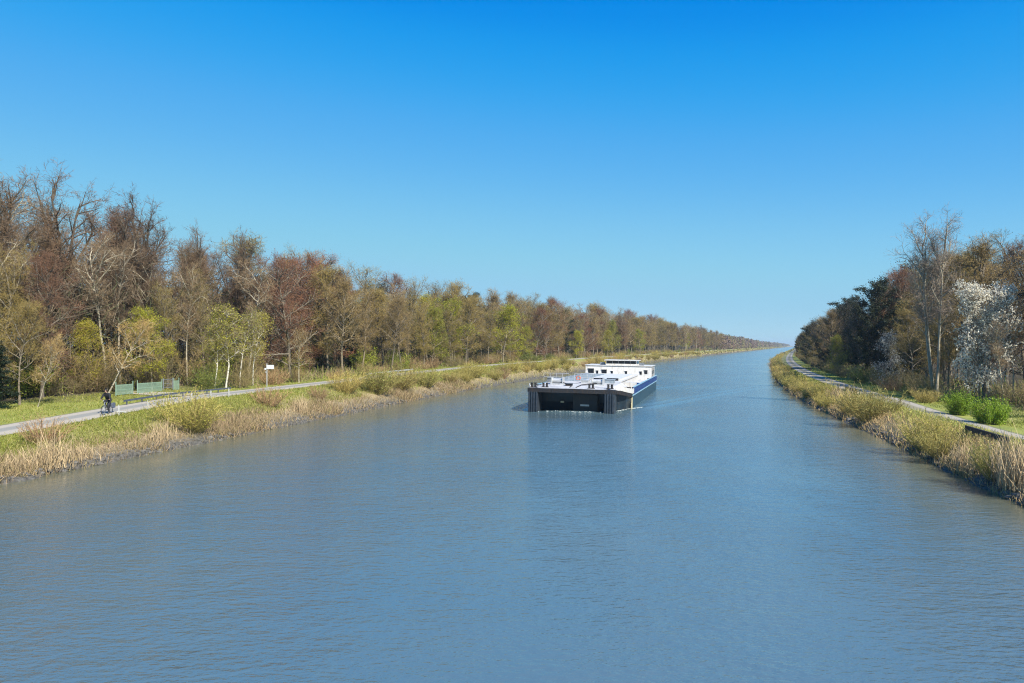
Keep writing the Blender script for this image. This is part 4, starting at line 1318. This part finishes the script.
def wood(side, rows, y0, y1, weights, heights, grow, where, depth_words):
    for ri, (u, gap) in enumerate(rows):
        y = y0 + rnd.uniform(0, gap)
        while y < y1:
            uu = u + rnd.uniform(-2, 2) * (1 if ri else .5)
            if side < 0 and px_of(-1, uu, y) < 205: uu = max(uu, 22.5 + ri * 5)
            if side > 0 and y < 84: uu = max(uu, 35 + ri * 3) if px_of(1, uu, y) > 1000 else max(uu, 24 + ri * 4)
            elif side > 0 and px_of(1, uu, y) > 855: uu = max(uu, 19 + ri * 4)
            px = px_of(side, uu, y)
            ok = -60 < px < 1100 and all(not (h[0] == side and abs(h[2] - y) < 3.2 * (1 + y / 300) and abs(h[1] - uu) < 3.5) for h in HERO)
            if ok:
                key = pick(weights(px, ri))
                H = heights(px, ri) * rnd.uniform(.85, 1.1)
                if key == 'conifer': H *= .62
                if key == 'green': H *= .78
                if key in ('slim', 'birch'): H *= .55
                lb = f"{KINDS[key]['word']} {depth_words[min(ri, 2)]} {where(px)}"
                plant(key, side, uu, y, H, lb, KINDS[key]['word'] + 's of the wood', None, rnd, rnd.uniform(.95, 1.3))
            y += gap * (1 + y / grow) * rnd.uniform(.75, 1.25)

def wl_(px, ri):
    if px < 200: return dict(beech=3, olive=4, red=1.5, pole=1.2, oak=1.5 if ri > 1 else 0, green=1.2, conifer=.8, ivy=.8) if ri else dict(pole=4, beech=2, olive=2, green=1)
    if px < 360: return dict(beech=4.5, olive=3, red=1.2, oak=1.2 if ri > 1 else 0, conifer=.8, ivy=.8, pole=1.5, green=.9)
    if px < 540: return dict(beech=5, olive=3.5, green=1.0, pole=2.2, conifer=.6, ivy=.6, red=.9)
    return dict(beech=7, olive=3, red=.8, green=.8, conifer=.4, ivy=.4, pole=1, oak=.8)
def hl_(px, ri):
    h = np.interp(px, [0, 200, 300, 380, 480, 620, 760], [18, 17, 17, 15.5, 15.5, 18.5, 18])
    return float(h + (0, 2, 4.2, 5.5, 6)[ri])
wood(-1, [(15.5, 5.4), (21, 6.2), (28, 7.5), (36, 8.5), (46, 10)], 26, 800, wl_, hl_, 330, where_left, ('at the wood edge', 'inside the wood', 'deep in the wood'))

def wr_(px, ri):
    if px > 925: return dict(red=3, beech=3, olive=2, pole=.8, ivy=.8)
    if px > 842: return dict(ivy=5, conifer=2)
    return dict(red=2, beech=3, olive=3, ivy=.8, green=.5)
def hr_(px, ri):
    h = np.interp(px, [795, 815, 842, 870, 905, 1024], [10, 13.5, 15, 16.5, 17.5, 18])
    return float(h + (0, 1.5, 3.2, 4.5)[ri])
wood(1, [(12.5, 5.5), (17.5, 6), (24, 7), (33, 8)], 50, 700, wr_, hr_, 200, where_right, ('at the wood edge', 'inside the wood', 'deep in the wood'))

def fringe(side, u0, u1, y0, y1, gap, grow, weights, hh, where, words):
    y = y0
    while y < y1:
        u = rnd.uniform(u0, u1)
        if side < 0 and px_of(-1, u, y) < 196: u = max(u, rnd.uniform(21.5, 25))
        if side > 0 and y < 78: u += 4.5
        px = px_of(side, u, y)
        if -40 < px < 1060:
            key = pick(weights)
            if key == 'spring' and px > 262 and side < 0 and rnd.random() < .6: key = 'hazel'
            H = rnd.uniform(*hh)
            lb = f"{KINDS[key]['word']} {words} {where(px)}"
            plant(key, side, u, y, H, lb, KINDS[key]['word'] + 's along the wood edge', None, rnd, rnd.uniform(.85, 1.2))
        y += gap * (1 + y / grow) * rnd.uniform(.6, 1.3)
fringe(-1, 13.2, 16, 34, 700, 3.4, 220, dict(hazel=4, spring=2.6, russet=1.3), (1.3, 3.0), where_left, 'fringing the wood')
fringe(-1, 19, 27, 34, 260, 4.2, 220, dict(hazel=4, spring=3), (3, 5), where_left, 'under the trees')
fringe(1, 10.5, 13.5, 52, 500, 2.8, 200, dict(hazel=5, spring=.8, russet=.4), (1.4, 3.2), where_right, 'fringing the wood')

# shrubs on the water's edge
def bank(key, side, px, u, H, label, var=None, wide=1.0, group='shrubs on the water edge'):
    y = at_px(side, u, px)
    plant(key, side, u, y, H, label, group, var, rnd, wide)
bank('willow', -1, 190, 2.0, 3.2, 'large round olive willow shrub at the water below the marker posts', 2, 1.15)
bank('russet', -1, 44, 4.2, 1.9, 'bare brown shrub in dry reeds at the photo edge', 0, 1.1)
bank('russet', -1, 268, 3.4, 2.1, 'russet bare shrub below the white signpost', 0, 1.1)
bank('russet', -1, 318, 3.2, 1.7, 'small russet shrub between the signpost and the olive shrubs', 0)
bank('willow', -1, 374, 3.0, 3.5, 'olive shrub below the start of the whitish guard rail', 2, 1.4)
bank('willow', -1, 397, 2.8, 3.1, 'olive shrub below the middle of the whitish guard rail', 1, 1.4)
bank('willow', -1, 425, 2.4, 3.2, 'dark footed olive shrub hanging over the water', 2, 1.1)
bank('russet', -1, 452, 2.2, 1.3, 'low russet shrub on the bare pale bank', 0)
bank('willow', -1, 346, 3.6, 2.7, 'low yellowish shrub by the path before the guard rail', 1)
bank('willow', 1, 872, 1.4, 3.0, 'widest golden olive shrub on the path bank', 0, 1.15)
bank('willow', 1, 853, 1.2, 2.4, 'golden shrub just before the widest one on the path bank', 1)
bank('willow', 1, 926, .8, 2.5, 'olive shrub over the water in front of the gravel path bend', 2, 1.05)
bank('willow', 1, 942, .7, 1.9, 'low olive shrub with bare dark stems over the water', 0)
bank('willow', 1, 996, .8, 2.2, 'fresh green upright shrub below the long timber rail', 2, .8)
bank('willow', 1, 925, 9.0, 1.5, 'pale yellow shrub beyond the path by the green bushes', 1, 1.2)
for side, ys, gap, wh in ((-1, 122, 3.4, where_left), (1, 84, 3.2, where_right)):
    y = ys
    while y < 520:
        u = rnd.uniform(1.4, 4.0)
        if side > 0: u = rnd.uniform(.6, 1.9)
        px = px_of(side, u, y)
        key = 'willow' if rnd.random() < .85 else 'russet'
        lb = f"{KINDS[key]['word']} by the water {wh(px)}"
        plant(key, side, u, y, rnd.uniform(1.7, 3.1) if side < 0 else rnd.uniform(1.4, 2.5), lb, 'shrubs on the water edge', None, rnd, rnd.uniform(.9, 1.2))
        y += gap * (1 + y / 260) * rnd.uniform(.6, 1.4)

# ------------------------------------------------------------------ uncounted growth: reeds, grass, thicket, far wood, stones
def stuff(G, name, mats):
    o = G.obj(name, mats); o['kind'] = 'stuff'; return o

def noise1(y, seed, scale):
    r = np.random.default_rng(seed).random(4000)
    x = y / scale + 500; i = np.floor(x).astype(int) % 3999; f = x - np.floor(x)
    return r[i] * (1 - f) + r[i + 1] * f

def blades(side, n, y0, y1, ulo, uhi, h, w, col, alt, seed, patch=None, up=1.1, tilt=.35, share=.35, near=True, grow=.012):
    rng = np.random.default_rng(seed)
    y = y0 * (y1 / y0) ** rng.random(n) if near else rng.uniform(y0, y1, n)
    u = rng.uniform(ulo, uhi, n)
    if patch:
        k = noise1(y, patch, 4.0) + .25 * noise1(u * 3 + y, patch + 1, 1.0)
        keep = k > .52; y, u = y[keep], u[keep]; n = len(y)
    x = X(side, u, y)
    z = np.array([GZ(side, a, b_) for a, b_ in zip(u, y)]) - .05
    p = np.stack([x, y, z], 1)
    d = rng.normal(0, tilt, (n, 3)); d[:, 2] = up
    c = vary(rng, n, col, .3, alt, share)
    L = h * rng.uniform(.5, 1.2, n) * (.75 + .5 * noise1(y, seed + 3, 3.0))
    return rng, p, d, L, w * (1 + y * grow), c

def reeds():
    for side, n1, seed in ((-1, 20000, 1), (1, 20000, 2)):
        G = Geo()
        for (y0, y1, ulo, uhi, n, pt, h) in ((30, 130, .1, 2.6, n1, 40 + seed, .75 if side < 0 else .6), (30, 130, .0, 3.2, n1 // 2, None, .45), (120, 520, .2, 2.6, n1 // 5, None, .9)):
            r, p, d, L, w, c = blades(side, n, y0, y1, ulo, uhi, h, .022, (.38, .275, .145) if y0 < 100 else (.40, .34, .13), (.31, .25, .10) if y0 < 100 else (.33, .32, .08), seed * 10 + n % 7, pt, tilt=.5)
            ribbons(G, r, p, d, L, w, 0, c, .3)
        r, p, d, L, w, c = blades(side, n1 // 2, 30, 160, 2.0, 4.8, .42, .02, (.34, .32, .085), (.24, .28, .045), seed * 77, None, tilt=.5)
        ribbons(G, r, p, d, L, w, 0, c, .4)
        stuff(G, 'reeds', M_twig)
reeds()
def tall_reed_tufts():
    G = Geo(); rng = np.random.default_rng(31)
    for side, px, u, H, n in ((-1, 46, 1.0, 1.4, 110), (-1, 53, .7, 1.8, 200), (-1, 68, 1.4, 1.0, 80), (-1, 80, 1.2, 1.0, 80), (-1, 162, 1.5, 1.4, 150), (-1, 20, 1.2, 1.1, 100), (1, 1018, .8, 2.2, 320), (1, 1012, 1.0, 1.9, 260), (1, 966, .8, 1.2, 200), (1, 850, 2.0, 1.8, 260), (1, 836, 2.0, 1.8, 260), (1, 978, .7, 1.3, 200), (-1, 300, 1.6, 1.5, 220)):
        y = at_px(side, u, px); b0 = np.array(P(side, u, y, -.1))
        p = b0 + np.stack([rng.normal(0, .35, n), rng.normal(0, .6, n), np.zeros(n)], 1)
        d = rng.normal(0, .2, (n, 3)); d[:, 2] = 1.2
        ribbons(G, rng, p, d, H * rng.uniform(.6, 1.1, n), .035, 0, vary(rng, n, (.46, .34, .19), .25, (.34, .25, .13), .3), .3)
    stuff(G, 'tall_reeds', M_twig)
tall_reed_tufts()
def grass():
    for side, bands in ((-1, ((2.4, 7.0, 62000), (11.4, 22, 34000))), (1, ((3.0, 4.9, 26000), (8.0, 15, 26000)))):
        G = Geo()
        for i, (a, b_, n) in enumerate(bands):
            r, p, d, L, w, c = blades(side, n, 30, 220, a, b_, .22 if i else .28, .022, (.25, .275, .04), (.36, .33, .10), 300 + i + side, None, tilt=.6, grow=.02)
            ribbons(G, r, p, d, L, w, 0, c, .4)
        stuff(G, 'grass', M_leaf)
grass()
def thicket():
    """the tangle deep in both woods"""
    G = Geo(); rng = np.random.default_rng(51)
    for side, n, y1, ua, ub, top in ((-1, 60000, 800, 42, 62, 17), (-1, 60000, 420, 24, 44, 11), (1, 26000, 500, 34, 52, 15)):
        y = 30 * (y1 / 30) ** rng.random(n); u = rng.uniform(ua, ub, n)
        z = np.array([GZ(side, a, b_) for a, b_ in zip(u, y)]) + top * rng.random(n) ** 1.2
        p = np.stack([X(side, u, y), y, z], 1)
        d = rng.normal(0, .7, (n, 3)); d[:, 2] += .8
        ribbons(G, rng, p, d, rng.uniform(1, 2.6, n), .05 + y * .0006, 0, vary(rng, n, (.11, .085, .05), .4, (.07, .075, .025), .3), .5)
    stuff(G, 'forest_thicket', M_twig)
thicket()
def floor_growth():
    """knee high shoots and leaf litter clumps under the trees"""
    G = Geo(); rng = np.random.default_rng(52)
    for side, n, u0, u1, y1 in ((-1, 30000, 14, 34, 500), (1, 15000, 11, 26, 400)):
        y = 34 * (y1 / 34) ** rng.random(n); u = rng.uniform(u0, u1, n)
        u = np.where((side < 0) & (y < 88), u + 9.5, u); u = np.where((side > 0) & (y < 78), u + 4, u)
        z = np.array([GZ(side, a, b_) for a, b_ in zip(u, y)])
        p = np.stack([X(side, u, y), y, z], 1)
        d = rng.normal(0, .5, (n, 3)); d[:, 2] += .9
        ribbons(G, rng, p, d, rng.uniform(.4, 1.5, n), .03 + y * .0004, 0, vary(rng, n, (.22, .165, .09), .4, (.18, .21, .035), .4), .5)
    stuff(G, 'undergrowth', M_twig)
floor_growth()
def far_wood():
    G = Geo(); rng = np.random.default_rng(53)
    for side, yb in ((-1, 780), (1, 560)):
        y = yb
        while y < 5000:
            for row in range(3):
                u = (16, 26, 38)[row] + rng.uniform(-3, 3); yy = y + rng.uniform(-3, 3)
                H = rng.uniform(8, 16) + row * 2.5
                if y > 1500: H *= .85
                c = [(.25, .19, .12), (.27, .21, .10), (.25, .165, .12), (.27, .26, .08)][rng.integers(0, 4)]
                n = 260 if y < 1400 else 70
                th = rng.uniform(0, 6.28, n); zz = rng.beta(1.6, 1.3, n)
                rr = rng.uniform(2.8, 5.5) * np.sqrt(np.maximum(.05, 1 - (1.7 * zz - .75) ** 2)) * np.sqrt(rng.random(n))
                p = np.array([float(X(side, u, yy)), yy, GZ(side, u, yy)]) + np.stack([rr * np.cos(th), rr * np.sin(th), zz * H], 1)
                leaves(G, rng, p, .42 + y * .0003, 0, vary(rng, n, c, .2), .3)
            y += 6 * (1 + (y - yb) / 900)
    stuff(G, 'far_wood', M_twig)
    G = Geo()
    for side in (-1, 1):
        n = 5000
        y = 480 * (3500 / 480) ** rng.random(n); u = rng.uniform(.5, 4.2, n)
        z = np.array([GZ(side, a, b_) for a, b_ in zip(u, y)]) + rng.random(n) * 1.4
        leaves(G, rng, np.stack([X(side, u, y), y, z], 1), .35 + y * .0002, 0, vary(rng, n, (.38, .33, .12), .35, (.3, .31, .07), .3), .2)
    stuff(G, 'far_bank_growth', M_twig)
far_wood()
def stones():
    m = paint('riprap_stone', (.16, .145, .12), .9, 0, .6, (.035, .03, .025), 1.5)
    G = Geo(); rng = np.random.default_rng(54)
    for side in (-1, 1):
        n = 650
        for y in 30 * (300 / 30) ** rng.random(n):
            u = rng.uniform(-.25, .75); s = rng.uniform(.07, .22)
            c = np.array([float(X(side, u, y)), y, GZ(side, u, y) + s * .15])
            a = np.linspace(0, 2 * math.pi, 6, endpoint=False) + rng.random()
            v = [(c[0] + s * math.cos(t) * k * rng.uniform(.7, 1.3), c[1] + s * math.sin(t) * k * rng.uniform(.7, 1.3), c[2] + s * zz) for zz, k in ((-.8, .8), (.05, 1.1), (.5, .55)) for t in a]
            f = [(r * 6 + j, r * 6 + (j + 1) % 6, r * 6 + 6 + (j + 1) % 6, r * 6 + 6 + j) for r in range(2) for j in range(6)]
            G.add(v, f); G.add(v[12:], [(0, 1, 2), (0, 2, 3), (0, 3, 4), (0, 4, 5)])
    stuff(G, 'bank_stones', m)
stones()

# ------------------------------------------------------------------ the air over the canal
def haze():
    m = bpy.data.materials.new('haze'); m.use_nodes = True
    nt = m.node_tree; nt.nodes.clear()
    o = nt.nodes.new('ShaderNodeOutputMaterial'); v = nt.nodes.new('ShaderNodeVolumePrincipled')
    v.inputs['Color'].default_value = (.72, .86, 1.0, 1); v.inputs['Density'].default_value = .00013
    v.inputs['Anisotropy'].default_value = .2
    nt.links.new(v.outputs[0], o.inputs['Volume'])
    G = Geo(); G.box(-3600, 7000, -420, 8300, -5, 42)
    b = G.obj('haze', m); b['kind'] = 'stuff'
haze()
